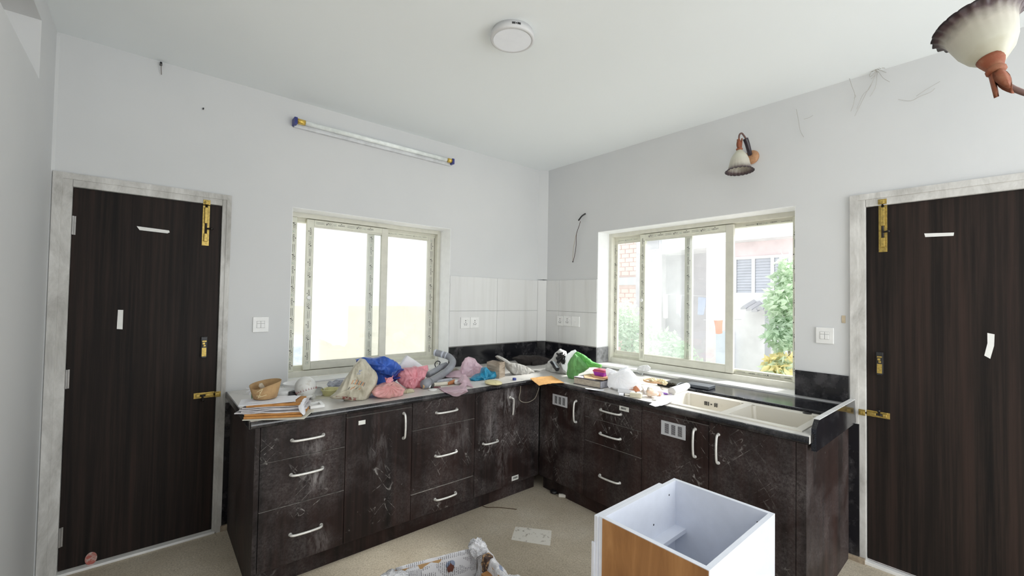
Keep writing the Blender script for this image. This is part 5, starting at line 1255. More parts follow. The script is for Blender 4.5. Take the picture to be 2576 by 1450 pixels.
# grey hose
hosem = plain('grey_hose_rubber', (.27, .28, .31), .4, var=.12, vs=12)
hs = thing('waste_hose', 'thick grey bent waste hose resting on the worktop near the window', 'hose', (-1.569, -0.569, 0.872))
obj('hose', tube(B(), [(-1.747, -0.6618, 0.905), (-1.617, -0.5501, 0.903), (-1.468, -0.4289, 0.91), (-1.399, -0.42, 0.9508), (-1.327, -0.34, 0.981), (-1.327, -0.28, 1.012), (-1.367, -0.24, 1.03), (-1.402, -0.2, 1.041)], .0265, 20, 8), hosem, hs, True)
obj('hose_collar', tube(B(), [(-1.763, -0.6748, 0.905), (-1.704, -0.6248, 0.905)], .032, 20), hosem, hs, True)
pal = plain('pale_grey_band', (.55, .58, .66), .4)
for a, b in (((1101,889.2,-.215), (1096,888,-.20)), ((1121,894.5,-.262), (1117,893,-.253)), ((1110,891.4,-.237), (1107,890.6,-.229))): pass
obj('hose_band', tube(B(), [(-1.399, -0.206, 1.04), (-1.406, -0.194, 1.042)], .0275, 20), pal, hs, True); obj('hose_band', tube(B(), [(-1.359, -0.252, 1.027), (-1.367, -0.24, 1.03)], .0275, 20), pal, hs, True); obj('hose_band', tube(B(), [(-1.339, -0.268, 1.019), (-1.345, -0.26, 1.022)], .0275, 20), pal, hs, True)
h2 = thing('grey_pipe', 'shorter grey pipe lying behind the bent waste hose', 'pipe', (-1.515, -0.4226, 0.872))
obj('pipe', tube(B(), [(-1.596, -0.42, 0.9129), (-1.512, -0.38, 0.9286), (-1.432, -0.34, 0.9463), (-1.371, -0.31, 0.9524)], .0235, 18, 6), hosem, h2, True)
obj('clip', tube(B(), [(-1.476, -0.33, 0.9459), (-1.484, -0.33, 0.9743), (-1.463, -0.33, 0.9942), (-1.438, -0.33, 0.9828), (-1.448, -0.33, 0.9588)], .004, 8), blackp, h2, True)

# small rubbish in front of the hose
def rod(name, label, cat, a, b, r0, m, r1=None, seg=14):
    r1 = r0 if r1 is None else r1
    return tag(obj(name, tube(B(), [a, b], lambda t: r0 + (r1 - r0) * t, seg, 2), m, smooth=False), label, cat)
lift = lambda p, h: (p[0], p[1], ZC + h)
bulbw = plain('cork', (.50, .33, .16), .8, var=.2, vs=60)
rod('round_cork', 'stubby cork lying below the hose end', 'cork', lift((-1.768, -0.6576, 0.872), .017), lift((-1.733, -0.6668, 0.872), .017), .0165, bulbw)
rod('bottle_neck', 'white bottle neck with a black collar beside the cork', 'bottle', lift((-1.731, -0.6683, 0.872), .013), lift((-1.71, -0.6681, 0.872), .013), .0125, porc, .010); rod('black_collar', 'black collar lying next to the white bottle neck', 'collar', lift((-1.716, -0.6793, 0.872), .010), lift((-1.699, -0.676, 0.872), .010), .0095, blackp)
rod('orange_stopper', 'small orange-red cap partly under the salmon pink bag', 'cap', lift((-1.75, -0.5912, 0.872), .011), lift((-1.751, -0.6222, 0.872), .011), .0105, plain('orange_red', (.55, .11, .04), .5))
tag(obj('grey_cup', lathe(B(), [(0, 0), (.018, 0), (.022, .028), (.020, .028), (.016, .003), (0, .003)], 24, Vector(lift((-1.672, -0.5974, 0.872), .012)), (-.2, -.6, .7), closed=True), plain('dull_grey_plastic', (.30, .31, .34), .45), smooth=True), 'small dull grey cup tipped among the rubbish', 'cup')
rod('plastic_tube', 'clear bluish plastic tube lying across the rubbish', 'tube', lift((-1.617, -0.5516, 0.872), .012), lift((-1.463, -0.5354, 0.872), .012), .0115, clearp); rod('white_roll', 'cream paper roll lying below the clear tube', 'roll', lift((-1.668, -0.6336, 0.872), .013), lift((-1.557, -0.6467, 0.872), .013), .0125, plain('cream_roll', (.62, .59, .50), .7)); rod('orange_holder', 'orange clay holder at the end of the cream roll', 'holder', lift((-1.569, -0.6551, 0.872), .011), lift((-1.5, -0.6357, 0.872), .0155), .010, plain('orange_clay', (.48, .19, .075), .7), .0155)
tag(obj('white_bulb', lathe(B(), [(0, -.02), (.012, -.016), (.016, -.004), (.014, .008), (.008, .022), (.008, .03), (0, .03)], 20, Vector(lift((-1.501, -0.6694, 0.872), .0165)), (.8, -.3, -.1)), porc, smooth=True), 'white bulb-shaped knob near the pink sheet', 'knob')
tag(obj('white_disc', lathe(B(), [(0, .006), (.02, .006), (.028, .004), (.030, 0), (.0, 0)], 28, Vector(lift((-1.732, -0.7292, 0.872), .001)), closed=True), whiteplastic, smooth=True), 'flat white lid at the worktop edge below the cork', 'lid')
rod('black_pipe', 'black rubber pipe lying behind the rubbish', 'pipe', lift((-1.461, -0.4022, 0.872), .014), lift((-1.288, -0.3588, 0.872), .014), .0135, plain('black_rubber', (.035, .033, .04), .6)); rod('grey_plug', 'grey plug at the open end of the black pipe', 'plug', lift((-1.5, -0.4142, 0.872), .012), lift((-1.468, -0.4074, 0.872), .012), .0115, plain('dull_grey_plastic', (.30, .31, .34), .45)); rod('tan_stub', 'short tan stub in front of the grey plug', 'stub', lift((-1.523, -0.4362, 0.872), .008), lift((-1.503, -0.4313, 0.872), .008), .0075, bulbw)
tag(obj('coiled_strap', tube(B(), [(-1.332, -0.3, 0.8648), (-1.303, -0.3, 0.9002), (-1.252, -0.28, 0.9023), (-1.215, -0.26, 0.8697), (-1.23, -0.26, 0.8449)], .011, 10), plain('khaki_strap', (.36, .34, .28), .8), smooth=True), 'khaki strap curled between hose and pink sheet', 'strap')
rod('battery', 'dark battery lying by the foot of the pink sheet', 'battery', lift((-1.479, -0.6507, 0.872), .008), lift((-1.438, -0.645, 0.872), .008), .0075, blackp); rod('maroon_stick', 'flat maroon stick under the edge of the pink sheet', 'stick', lift((-1.697, -0.6775, 0.872), .005), lift((-1.651, -0.6948, 0.872), .005), .0045, plain('maroon', (.16, .04, .05), .6))

# pale pink sheet bag and turquoise bag
pinks = plain('pale_pink_polythene', (.86, .70, .77), .3, var=.1, vs=12, trans=.5)
ps = thing('pale_pink_bag', 'pale pink translucent bag draped over rubbish with torn strips', 'bag', (-1.364, -0.6248, 0.872))
obj('bag_body', pillow([(-1.306, -0.42, 0.9017), (-1.285, -0.42, 0.9717), (-1.256, -0.42, 1.013), (-1.225, -0.42, 1.021), (-1.178, -0.42, 1.007), (-1.154, -0.42, 0.9701), (-1.105, -0.42, 0.9335), (-1.092, -0.42, 0.9063), (-1.123, -0.42, 0.8673), (-1.182, -0.42, 0.835), (-1.236, -0.42, 0.8314), (-1.279, -0.42, 0.855)], CAMDIR_L, .055, .045, .020, 20, 7.7, 7, .014), pinks, ps, True)
obj('bag_flap', sheet([[(-1.456, -0.4, 0.8834), (-1.376, -0.38, 0.9061), (-1.286, -0.4, 0.922)], [(-1.456, -0.44, 0.8863), (-1.385, -0.44, 0.8941), (-1.296, -0.46, 0.9001)], [(-1.433, -0.46, 0.8839), (-1.382, -0.48, 0.8844), (-1.307, -0.5, 0.8642)]], 22, 16, .007, 20, 2.2, .0015), pinks, ps, True)
obj('torn_strip', sheet([[(-1.499, -0.6695, 0.9), (-1.398, -0.5794, 0.91), (-1.373, -0.5844, 0.92)], [(-1.523, -0.7572, 0.9), (-1.441, -0.6744, 0.9), (-1.37, -0.6114, 0.9)], [(-1.486, -0.7512, 0.878), (-1.473, -0.7817, 0.876), (-1.483, -0.8492, 0.875)]], 16, 18, .006, 22, 4.4, .0015), pinks, ps, True)
obj('torn_strip', sheet([[(-1.503, -0.7409, 0.92), (-1.487, -0.7521, 0.92), (-1.458, -0.7444, 0.91)], [(-1.532, -0.7848, 0.9), (-1.534, -0.8167, 0.9), (-1.508, -0.8023, 0.9)], [(-1.564, -0.7699, 0.885), (-1.572, -0.8593, 0.885), (-1.522, -0.819, 0.88)], [(-1.671, -0.6976, 0.875), (-1.683, -0.9054, 0.876), (-1.571, -0.9089, 0.875)]], 20, 22, .006, 20, 5.1, .0015), pinks, ps, True)
obj('hanging_corner', sheet([[(-1.674, -0.7017, 0.876), (-1.616, -0.7906, 0.884), (-1.528, -0.8225, 0.884)], [(-1.702, -0.8046, 0.876), (-1.661, -0.8715, 0.88), (-1.555, -0.8771, 0.878)], [(-1.708, -0.8588, 0.876), (-1.633, -0.858, 0.8401), (-1.532, -0.858, 0.8584)]], 24, 16, .004, 20, 6.1, .0015, .80), pinks, ps, True)
turq = plain('turquoise_cloth_bag', (.02, .26, .44), .35, var=.3, vs=14, trans=.15)
tq = thing('turquoise_bag', 'crumpled turquoise bag between pale pink bag and wooden block', 'bag', (-1.378, -0.7926, 0.872))
obj('bag_body', pillow([(-1.241, -0.6, 0.9209), (-1.223, -0.6, 0.9556), (-1.192, -0.6, 0.959), (-1.16, -0.6, 0.9252), (-1.105, -0.6, 0.9198), (-1.084, -0.6, 0.8803), (-1.116, -0.6, 0.8556), (-1.174, -0.6, 0.8559), (-1.197, -0.6, 0.8247), (-1.212, -0.6, 0.8051), (-1.272, -0.6, 0.8065), (-1.313, -0.6, 0.8265), (-1.343, -0.6, 0.8866), (-1.293, -0.6, 0.9051)], CAMDIR_L, .06, .05, .020, 20, 3.1, 6, .014), turq, tq, True)
# wooden block
wa, wb, wc = Vector((-1.144, -0.5443, 0.872)), Vector((-1.112, -0.6693, 0.872)), Vector((-1.034, -0.6429, 0.872))
wbk = [Vector((-1.152, -0.5597, 0.872)), Vector((-1.112, -0.6693, 0.872)), Vector((-1.023, -0.6297, 0.872))]; wbk.append(wbk[0] + wbk[2] - wbk[1])
tag(obj('wooden_block', prism(B(), [p + Vector((0, 0, .001)) for p in wbk], (0, 0, .118)), M['block']), 'weathered square wooden block standing against the black tiles', 'block')
tag(obj('yellow_disc', lathe(B(), [(0, .022), (.045, .022), (.062, .016), (.065, .010), (.062, .004), (.05, 0), (0, 0)], 36, Vector((-1.28, -0.8284, 0.872)) + Vector((0, .02, .001)), (.06, -.05, 1), closed=True), dusty('grimy_pale_yellow', (.66, .60, .34), (.30, .26, .16), .52, .72, .4, 22), smooth=True), 'round pale yellow lid in front of the wooden block', 'lid')
# grey flat bag, dark bag, blue cap, envelope
greyb = dusty('grey_bag_fabric', (.34, .33, .31), (.16, .14, .12), .5, .75, .6, 11)
gb = thing('grey_bag', 'flattened grey plastic bag lying against the wooden block', 'bag', (-0.9421, -0.7285, 0.872))
obj('bag_body', pillow([(-1.1, -0.6, 1.035), (-1.08, -0.6, 1.043), (-1.035, -0.6, 1.024), (-0.9934, -0.6, 1.005), (-0.9678, -0.6, 0.9801), (-0.8951, -0.6, 0.9643), (-0.8205, -0.6, 0.9447), (-0.748, -0.6, 0.915), (-0.6923, -0.6, 0.883), (-0.6062, -0.6, 0.82), (-0.7369, -0.6, 0.8206), (-0.853, -0.6, 0.8267), (-0.8885, -0.6, 0.8598), (-0.932, -0.6, 0.8901), (-0.9749, -0.6, 0.9263), (-1.001, -0.6, 0.9637), (-1.034, -0.6, 0.9983)], CAMDIR_L, .05, .05, .016, 16, 2.9, centre=(-0.8721, -0.6, 0.9004)), greyb, gb, True)
dkb = plain('dark_brown_cloth', (.022, .016, .015), .85, var=.4, vs=30)
db = thing('dark_cloth_bag', 'dark brown cloth bag slumped in the inner corner', 'bag', (-0.6609, -0.5917, 0.872))
obj('bag_body', pillow([(-0.6162, -0.25, 0.9438), (-0.5132, -0.25, 0.9619), (-0.3904, -0.25, 0.9491), (-0.3113, -0.25, 0.9471), (-0.2132, -0.25, 0.9204), (-0.1346, -0.25, 0.8907), (-0.1619, -0.25, 0.8535), (-0.1823, -0.25, 0.7652), (-0.3074, -0.25, 0.7661), (-0.4395, -0.25, 0.8322), (-0.5415, -0.25, 0.8899)], CAMDIR_L, .10, .08, .012, 14, 4.9), dkb, db, True)
obj('bag_fold', pillow([(-0.4683, -0.34, 0.9023), (-0.3971, -0.34, 0.9225), (-0.3234, -0.34, 0.9052), (-0.2798, -0.34, 0.8637), (-0.3113, -0.34, 0.8362), (-0.4057, -0.34, 0.845), (-0.4624, -0.34, 0.865)], CAMDIR_L, .03, .02, .008, 20, 2.1), dkb, db, True)
tag(obj('navy_stopper', lathe(B(), [(.014, 0), (.015, .012), (.013, .016), (0, .016)], 20, lift((-1.058, -0.7859, 0.872), .001)), plain('navy_blue_plastic', (.03, .05, .25), .4), smooth=True), 'little navy blue bottle cap beside the grey bag', 'cap')
tag(obj('orange_envelope', sheet([[(-0.9657, -0.8639, 0.886), (-0.8468, -0.8547, 0.884), (-0.7421, -0.8736, 0.882)], [(-1.007, -0.9478, 0.88), (-0.9182, -0.9619, 0.884), (-0.8023, -0.9995, 0.88)], [(-1.066, -1.063, 0.877), (-0.9613, -1.071, 0.88), (-0.8449, -1.1, 0.877)]], 18, 14, .0025, 16, 3.7, .003), plain('orange_manila', (.68, .37, .13), .7, var=.08)), 'orange manila envelope bridging the inner corner of the worktop', 'envelope')

# ================================================================ RIGHT RUN
wp = plain('white_polythene', (.90, .91, .93), .3, var=.04, vs=14, trans=.5)
gwp = dusty('greyish_white_polythene', (.58, .58, .57), (.36, .35, .33), .5, .72, .35, 14)
gw = thing('grey_white_bag', 'open greyish white bag of black cables and a shoe in the corner', 'bag', (-0.617, -0.8515, 0.872))
obj('bag_body', pillow([(-0.5, -0.6831, 1.027), (-0.5, -0.7384, 1.07), (-0.5, -0.7935, 1.055), (-0.5, -0.8214, 1.005), (-0.5, -0.8401, 0.9575), (-0.5, -0.8498, 0.9091), (-0.5, -0.8376, 0.8478), (-0.5, -0.6872, 0.8219), (-0.5, -0.5907, 0.8352), (-0.5, -0.57, 0.8812), (-0.5, -0.5982, 0.9442), (-0.5, -0.6509, 0.9748)], CAMDIR_R, .085, .08, .018, 16, 8.2, 5, .012), gwp, gw, True)
obj('bag_flap', pillow([(-0.58, -0.8843, 1.041), (-0.58, -0.9267, 1.075), (-0.58, -0.9729, 1.092), (-0.58, -0.9898, 1.081), (-0.58, -0.9777, 1.058), (-0.58, -0.9363, 1.018), (-0.58, -0.9206, 0.9425), (-0.58, -0.8869, 0.8992), (-0.58, -0.8428, 0.9158), (-0.58, -0.8241, 0.9623)], CAMDIR_R, .02, .02, .008, 22, 5.2), wp, gw, True)
sh_ = thing('dark_shoe', 'dark shoe with a pale lining in the greyish white bag', 'shoe', (-0.62, -0.786, 0.9282))
obj('shoe_upper', pillow([(-0.6, -0.7106, 0.963), (-0.6, -0.7336, 0.9759), (-0.6, -0.7571, 0.9589), (-0.6, -0.7896, 0.9301), (-0.6, -0.8256, 0.9251), (-0.6, -0.8127, 0.9005), (-0.6, -0.7903, 0.894), (-0.6, -0.7579, 0.9159)], CAMDIR_R, .022, .02, .003, 22, 1.2), plain('shiny_black', (.012, .014, .02), .2), sh_, True); obj('shoe_lining', pillow([(-0.62, -0.7668, 0.9783), (-0.62, -0.7896, 0.9745), (-0.62, -0.8128, 0.9448), (-0.62, -0.8309, 0.9309), (-0.62, -0.8086, 0.9279), (-0.62, -0.7856, 0.9511)], CAMDIR_R, .014, .01, .002, 30, 1.9), plain('pale_blue_lining', (.55, .60, .66), .6), sh_, True)
bm = B(); rnd = random.Random(21); cc = Vector((-0.6, -0.8374, 1.008))
for k in range(12):
    q = [cc + Vector((rnd.uniform(-.012, .012), rnd.uniform(-.05, .05), rnd.uniform(-.045, .045))) for _ in range(4)]; tube(bm, q, .006, 6, 5)
tag(obj('black_cables', bm, blackp), 'tangle of black cables in the mouth of the greyish white bag', 'cable')
gsh = plain('leaf_green_fabric', (.16, .42, .14), .6, var=.2, vs=10, trans=.1); glt = plain('bright_green_fabric', (.22, .62, .18), .5, var=.2, vs=10, trans=.3)
gn = thing('green_bag', 'bright green fabric bag slumped beside the stacked book', 'bag', (-0.6414, -1.043, 0.872))
obj('bag_body', pillow([(-0.62, -0.9715, 1.032), (-0.62, -1.012, 1.068), (-0.62, -1.07, 1.043), (-0.62, -1.121, 1.013), (-0.62, -1.149, 0.9738), (-0.62, -1.103, 0.937), (-0.62, -1.048, 0.9137), (-0.62, -1.008, 0.8549), (-0.62, -0.9833, 0.8385), (-0.62, -0.9494, 0.8615), (-0.62, -0.9274, 0.8994), (-0.62, -0.9387, 0.9803)], CAMDIR_R, .06, .05, .014, 18, 1.1, 5, .010), gsh, gn, True)
obj('bag_top', pillow([(-0.6, -0.962, 1.042), (-0.6, -1.011, 1.082), (-0.6, -1.08, 1.064), (-0.6, -1.128, 1.042), (-0.6, -1.163, 1.022), (-0.6, -1.224, 1.012), (-0.6, -1.253, 1.01), (-0.6, -1.25, 0.9855), (-0.6, -1.19, 0.9835), (-0.6, -1.125, 0.9687), (-0.6, -1.053, 0.9963), (-0.6, -0.9922, 0.9854), (-0.6, -0.9669, 1.004)], CAMDIR_R, .045, .03, .015, 18, 2.6, 5, .012), glt, gn, True)
# album-like thick book with papers, and a purple box
A_, B_ = Vector((-0.7923, -1.143, 0.872)), Vector((-0.7723, -1.378, 0.872)); dd_ = (B_ - A_); nn = Vector((-dd_.y, dd_.x, 0)).normalized() * -1
if nn.x < 0: nn = -nn
bk = thing('thick_book', 'thick dark-covered book lying flat with its pages facing the room', 'book', (A_ + B_) / 2)
A_.z = B_.z = ZC + .001; dep = nn * .21; up_ = Vector((0, 0, 1)); sd = dd_.normalized() * .004
cov = plain('dark_book_cover', (.05, .045, .055), .55, var=.3, vs=30)
obj('back_cover', prism(B(), [A_, B_, B_ + dep, A_ + dep], up_ * .003), cov, bk); obj('front_cover', prism(B(), [p + up_ * .047 for p in (A_, B_, B_ + dep, A_ + dep)], up_ * .003), cov, bk)
obj('spine', prism(B(), [B_ - sd, B_, B_ + dep, B_ + dep - sd], up_ * .047), plain('marbled_grey_spine', (.26, .26, .29), .6, var=.4, vs=40), bk)
for k in range(4):
    o = obj('page_block', prism(B(), [p + up_ * (.0035 + .0109 * k) for p in (A_ + sd + nn * (.004 - .002 * (k % 2)), B_ - sd * 1.5 + nn * (.004 - .002 * (k % 2)), B_ - sd * 1.5 + dep * .98, A_ + sd + dep * .98)], up_ * .0102), plain('aged_pages', (.52, .46, .38), .85, var=.15, vs=50), bk)
zb_ = ZC + .052
def on_book(f, g, h=0): return A_ + dd_ * f + nn * g + Vector((0, 0, zb_ + h - A_.z))
lil = plain('lilac_white_paper', (.72, .66, .74), .8, var=.08); pe = plain('peach_envelope', (.80, .56, .34), .75, var=.06)
tag(obj('loose_paper', prism(B(), [on_book(.02, .0), on_book(.75, .01), on_book(.95, .15), on_book(.15, .17)], (0, 0, .003)), lil), 'lilac-white papers lying directly on the thick book', 'paper')
tag(obj('peach_envelope', prism(B(), [on_book(.12, .09, .004), on_book(.42, .0, .004), on_book(1.0, .03, .004), on_book(.95, .19, .004), on_book(.2, .20, .004)], (0, 0, .004)), pe), 'lower pale peach envelope on the book papers', 'envelope')
tag(obj('peach_envelope', prism(B(), [on_book(.25, .13, .010), on_book(.6, .05, .010), on_book(1.1, .07, .010), on_book(1.05, .24, .010), on_book(.35, .24, .010)], (0, 0, .003)), plain('orange_peach_envelope', (.82, .48, .26), .75, var=.06)), 'upper orange-tinted envelope under the purple box', 'envelope')
pbx = thing('purple_box', 'small bright purple plastic box with a pink lid on the envelopes', 'box', on_book(.66, .13, .014))
Mb = frame_m(on_book(.66, .13, .014), dd_, nn); tr_ = lambda: None
bm = B(); vs = []
for zz, hw, hd in ((0, .036, .028), (.004, .040, .031), (.030, .046, .036)): vs.append([bm.verts.new(Mb @ Vector((sx * hw, sy * hd, zz))) for sx, sy in ((-1, -1), (1, -1), (1, 1), (-1, 1))])
for u, v in zip(vs, vs[1:]):
    for k in range(4): bm.faces.new((u[k], u[(k + 1) % 4], v[(k + 1) % 4], v[k]))
bm.faces.new(vs[0][::-1]); bm.faces.new(vs[-1])
obj('tub', bm, plain('bright_purple_plastic', (.36, .04, .50), .35, var=.15), pbx)
bm = box(B(), (-.050, -.040, .030), (.050, .040, .040), .003); box(bm, (-.044, -.034, .040), (.044, .034, .047), .003); bmesh.ops.transform(bm, matrix=Mb, verts=bm.verts)
obj('lid', bm, plain('raspberry_pink_plastic', (.55, .10, .20), .35), pbx)
tag(obj('white_strip', sheet([[(-0.8507, -1.301, 0.874), (-0.8158, -1.374, 0.874), (-0.7809, -1.415, 0.874)], [(-0.8646, -1.323, 0.874), (-0.8469, -1.399, 0.874), (-0.8168, -1.436, 0.874)]], 12, 4, .001, 20, 1, .0015), paper), 'thin white strip lying on the worktop in front of the book', 'strip')
# white carrier bag
wb_ = thing('white_carrier_bag', 'full white carrier bag with tied ears on the right worktop', 'bag', (-0.7028, -1.523, 0.872))
obj('bag_body', pillow([(-0.66, -1.354, 0.9451), (-0.66, -1.374, 0.9737), (-0.66, -1.432, 0.9876), (-0.66, -1.507, 1.02), (-0.66, -1.555, 1.01), (-0.66, -1.593, 0.9782), (-0.66, -1.627, 0.9355), (-0.66, -1.628, 0.8877), (-0.66, -1.557, 0.8591), (-0.66, -1.487, 0.8437), (-0.66, -1.393, 0.8381), (-0.66, -1.355, 0.8797)], CAMDIR_R, .085, .07, .009, 16, 6.6, 9, .012, centre=(-0.66, -1.446, 0.9616)), wp, wb_, True)
obj('bag_ear', pillow([(-0.67, -1.351, 0.9485), (-0.67, -1.339, 0.9926), (-0.67, -1.357, 1.006), (-0.67, -1.388, 1.002), (-0.67, -1.426, 0.996), (-0.67, -1.446, 0.9794), (-0.67, -1.416, 0.9554), (-0.67, -1.379, 0.9414)], CAMDIR_R, .02, .02, .007, 28, 2.7), wp, wb_, True)
obj('bag_ear', pillow([(-0.65, -1.428, 0.9776), (-0.65, -1.445, 1.005), (-0.65, -1.478, 1.021), (-0.65, -1.51, 1.036), (-0.65, -1.536, 1.018), (-0.65, -1.555, 0.9932), (-0.65, -1.504, 0.9693), (-0.65, -1.452, 0.9615)], CAMDIR_R, .03, .03, .008, 28, 3.7), wp, wb_, True)
obj('showing_contents', pillow([(-0.715, -1.556, 0.8822), (-0.715, -1.593, 0.9151), (-0.715, -1.624, 0.9281), (-0.715, -1.642, 0.9155), (-0.715, -1.657, 0.8998), (-0.715, -1.624, 0.8862), (-0.715, -1.581, 0.8786)], CAMDIR_R, .006, .006, .003, 40, 1.7), plain('orange_seen_through_bag', (.58, .24, .13), .5, var=.2), wb_, True)
obj('showing_box', pillow([(-0.715, -1.416, 0.8825), (-0.715, -1.505, 0.8922), (-0.715, -1.509, 0.8684), (-0.715, -1.433, 0.8551)], CAMDIR_R, .006, .006, .002, 40, 1.2), plain('grey_seen_through_bag', (.40, .38, .36), .5, var=.2), wb_, True)
# white adaptor with cord hanging from the sill
ad = thing('face_mask', 'folded white face mask with its loop, on the wide window sill', 'mask', (-0.08383, -1.273, 0.905))
obj('mask_body', pillow([(-0.02, -1.167, 0.8971), (-0.02, -1.194, 0.9377), (-0.02, -1.236, 0.9515), (-0.02, -1.281, 0.959), (-0.02, -1.307, 0.9394), (-0.02, -1.296, 0.9117), (-0.02, -1.237, 0.8901), (-0.02, -1.191, 0.8903)], CAMDIR_R, .022, .015, .004, 40, 1.8, zmin=.9045), plain('white_fabric', (.80, .80, .82), .8, var=.05, trans=.2), ad, True)
obj('ear_loop', tube(B(), [(-0.045, -1.188, 0.9023), (-0.05, -1.226, 0.8849), (-0.05, -1.278, 0.9023), (-0.04, -1.308, 0.9219)], .002, 6), plain('white_fabric', (.80, .80, .82), .8), ad, True)
obj('ear_loop', tube(B(), [(-0.045, -1.252, 0.8949), (-0.06, -1.247, 0.8693), (-0.09, -1.248, 0.8367)], .0032, 6), plain('white_fabric', (.80, .80, .82), .8), ad, True)
# odds and ends before the sink
def at_m(u_p, rot=0, tilt=0): return Matrix.Translation(Vector(u_p) + Vector((0, 0, .001))) @ Matrix.Rotation(rot, 4, 'Z') @ Matrix.Rotation(tilt, 4, 'X')
br = thing('paint_brush', 'small brush with white bristles near the worktop edge', 'brush', (-0.8055, -1.609, 0.872)); mb_ = at_m((-0.8055, -1.609, 0.872), -1.0)
obj('handle', box(B(), (-.012, -.008, 0), (.05, .008, .010), .003, 0, mb_), plain('dusty_white', (.66, .63, .57), .6), br)
for k in range(5): obj('bristle_tuft', box(B(), (-.045, -.016 + .0066 * k, 0), (-.012, -.011 + .0066 * k, .010 + .002 * (k % 2)), .001, 0, mb_), paper, br)
obj('ferrule', box(B(), (-.014, -.017, -.0005), (-.008, .017, .013), .001, 0, mb_), blackp, br)
so = thing('soap_box', 'little cream plastic box with a dark button near the worktop edge', 'box', (-0.8111, -1.688, 0.872)); ms = at_m((-0.7916, -1.675, 0.872), -1.15)
obj('box_body', box(B(), (-.036, -.024, 0), (.036, .024, .028), .004, 0, ms), plain('cream_plastic', (.64, .60, .46), .4), so); obj('box_top', box(B(), (-.030, -.018, .0275), (.030, .018, .031), .002, 0, ms), plain('pale_cream_plastic', (.72, .70, .60), .4), so)
obj('button', lathe(B(), [(.005, .031), (.005, .034), (0, .035)], 12, (0, 0, 0)), darkmetal, so).data.transform(ms)
tag(obj('brown_cube_box', box(B(), (-.024, -.022, 0), (.024, .022, .040), .002, 0, at_m((-0.6239, -1.565, 0.872), -.9)), plain('kraft_card', (.48, .32, .18), .7)), 'small kraft-brown cardboard box at the foot of the white bag', 'box')
tag(obj('white_packet', box(B(), (-.06, -.035, 0), (.06, .035, .022), .003, 0, at_m((-0.7192, -1.556, 0.872), -.95)), plain('white_card', (.76, .77, .80), .7)), 'flat white packet lying between the white bag and brush', 'packet')
tag(obj('white_notebook', box(box(B(), (-.055, -.07, 0), (.055, .07, .022), .001, 0, at_m((-0.5785, -1.659, 0.872), -.9)), (-.058, -.073, .022), (.058, .073, .026), .001, 0, at_m((-0.5785, -1.659, 0.872), -.9)), plain('pale_notebook', (.70, .69, .68), .8)), 'pale notebook under the shell and cream plaster lumps', 'notebook')
rg = thing('wooden_ring', 'round wooden hoop lying flat beside the cream plaster lumps', 'hoop', (-0.3996, -1.581, 0.872)); rp = Vector((-0.3681, -1.553, 0.872)) + Vector((0, .0, .034))
obj('hoop', tube(B(), [rp + Vector((.075 * math.cos(a), .075 * math.sin(a), .004)) for a in [2 * PI * k / 24 for k in range(25)]], .0065, 8, 2), plain('pale_tan_wood', (.58, .36, .20), .6), rg, True)
crm = plain('cream_plaster', (.74, .64, .42), .8, var=.12)
for k, (u, v, r) in enumerate(((1643, 972, .026), (1653, 971, .022), (1664, 973, .024), (1672, 977, .018))):
    p_ = Vector((((-0.4036, -1.562, 0.872)), ((-0.3795, -1.579, 0.872)), ((-0.3789, -1.613, 0.872)), ((-0.398, -1.649, 0.872)))[k]); p_.z = ZC + .030 + r * .6
    o = wad(None, 'plaster_lump', p_, r, 3.3 + k, crm, (1.2, 1, .7), .5); tag(o, ('cream plaster lump, the one nearest the white bag', 'cream plaster lump with a pointed tip, second from the white bag', 'cream plaster lump, third from the white bag', 'smallest cream plaster lump, nearest the white case')[k], 'lump', 'cream plaster lumps on the hoop')
sp_ = Vector((-0.7112, -1.734, 0.872)) + Vector((0, 0, .030))
tag(obj('sea_shell', lathe(B(), [(.004, -.05), (.010, -.042), (.020, -.02), (.030, .0), (.031, .014), (.026, .026), (.018, .022), (.022, .010), (.012, -.01)], 24, sp_, (-.25, .9, .12), closed=True, wob=lambda j, a, r, h: (r * (1 + .16 * math.cos(a) + .08 * math.cos(5 * a)), h)), dusty('peach_shell', (.80, .56, .40), (.78, .74, .68), .42, .6, .35, 30), smooth=True), 'peach and white sea shell lying before the notebook', 'shell')
tb_ = thing('toothbrush', 'purple and white toothbrush lying across the white case side', 'toothbrush', (-0.5567, -1.748, 0.872)); ta, tb2 = Vector(lift((-0.5448, -1.683, 0.872), .006)), Vector(lift((-0.568, -1.797, 0.872), .006))
obj('brush_handle', tube(B(), [ta, (ta + tb2) / 2 + Vector((0, 0, .003)), tb2], .0045, 8), plain('pale_lilac_plastic', (.66, .60, .78), .35), tb_, True); obj('grip', tube(B(), [ta.lerp(tb2, .45), ta.lerp(tb2, .72)], .0062, 8), plain('violet_plastic', (.30, .12, .62), .35), tb_, True)
wc_ = thing('white_case', 'rounded white plastic case lying at the sink corner', 'case', (-0.4557, -1.778, 0.872)); ca, cb_ = Vector((-0.546, -1.785, 0.872)), Vector((-0.3047, -1.765, 0.872)); ca.z = cb_.z = ZC + .026
obj('case_body', tube(B(), [ca, ca.lerp(cb_, .5), cb_], lambda t: .0255, 20, 4), plain('glossy_white', (.80, .81, .81), .25, var=.02), wc_, True); obj('case_end', lathe(B(), [(.0265, -.003), (.0265, .003), (.022, .006), (0, .006)], 20, ca, ca - cb_), plain('grey_white_end', (.56, .56, .55), .4), wc_, True)
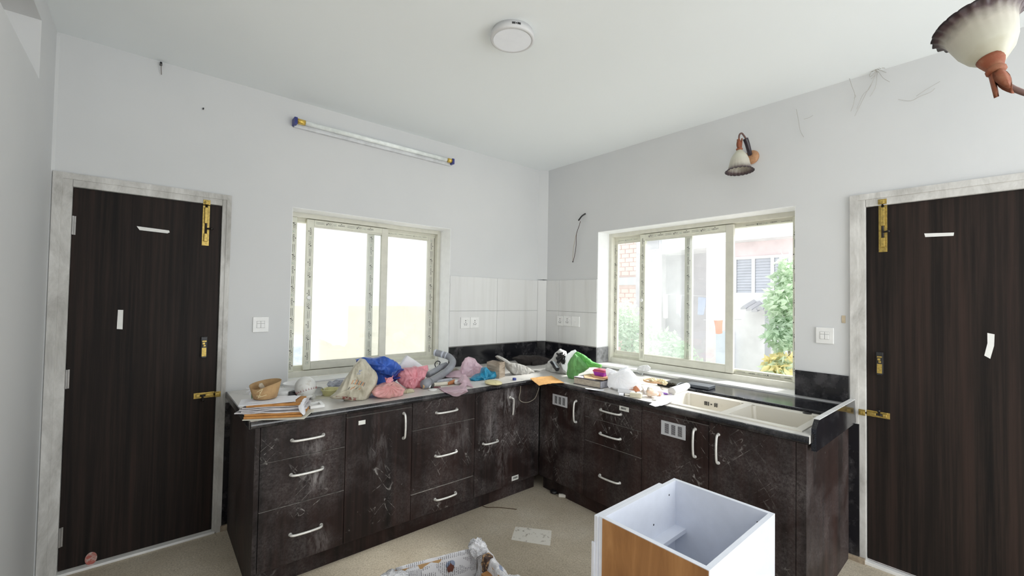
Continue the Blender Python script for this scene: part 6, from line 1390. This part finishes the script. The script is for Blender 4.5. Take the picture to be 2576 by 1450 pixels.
tag(obj('white_tissue', sheet([[(-0.8986, -1.835, 0.874), (-0.747, -1.817, 0.88), (-0.6271, -1.83, 0.886), (-0.5694, -1.826, 0.88)], [(-0.9109, -1.861, 0.874), (-0.8307, -1.876, 0.884), (-0.7359, -1.89, 0.89), (-0.6252, -1.864, 0.882)], [(-0.9211, -1.888, 0.874), (-0.8629, -1.905, 0.878), (-0.7738, -1.906, 0.884), (-0.7168, -1.89, 0.88)]], 24, 14, .004, 30, 2.4, .002), paper), 'crumpled white tissue lying over the sink corner', 'tissue')  # crumpled tissue draped over the sink corner
tag(obj('peach_wrapper', pillow([(-0.63, -1.708, 0.8665), (-0.63, -1.725, 0.8905), (-0.63, -1.748, 0.8894), (-0.63, -1.757, 0.8754), (-0.63, -1.742, 0.8625), (-0.63, -1.719, 0.8582)], CAMDIR_R, .012, .012, .004, 40, 5.5), plain('peach_paper', (.62, .36, .26), .7, var=.2)), 'crumpled peach wrapper beside the sea shell', 'wrapper')
# things on the ledge behind the sink
tag(obj('dark_rag', pillow([(-0.3, -1.57, 0.8842), (-0.3, -1.618, 0.9034), (-0.3, -1.679, 0.9104), (-0.3, -1.688, 0.892), (-0.3, -1.664, 0.8681), (-0.3, -1.618, 0.8631), (-0.3, -1.58, 0.8683)], CAMDIR_R, .04, .03, .008, 30, 4.2, zmin=.894), plain('olive_black_rag', (.05, .047, .035), .95, var=.4, vs=60), smooth=True), 'dark olive rag on the granite ledge under the wide window', 'rag')
tag(obj('black_tray', box(B(), (-.06, -.085, 0), (.06, .085, .022), .005, 0, at_m((-0.2373, -1.823, 0.893), .05)), plain('blue_black_plastic', (.05, .06, .075), .35)), 'blue-black plastic tray on the granite ledge', 'tray')
tag(obj('power_lead', tube(B(), [(-0.331, -1.702, 0.898), (-0.2235, -1.675, 0.898), (-0.2131, -1.717, 0.898), (-0.2563, -1.789, 0.898)], .003, 6), plain('grey_blue_cord', (.22, .24, .28), .5), smooth=True), 'grey-blue cord lying between dark rag and tray', 'cord')
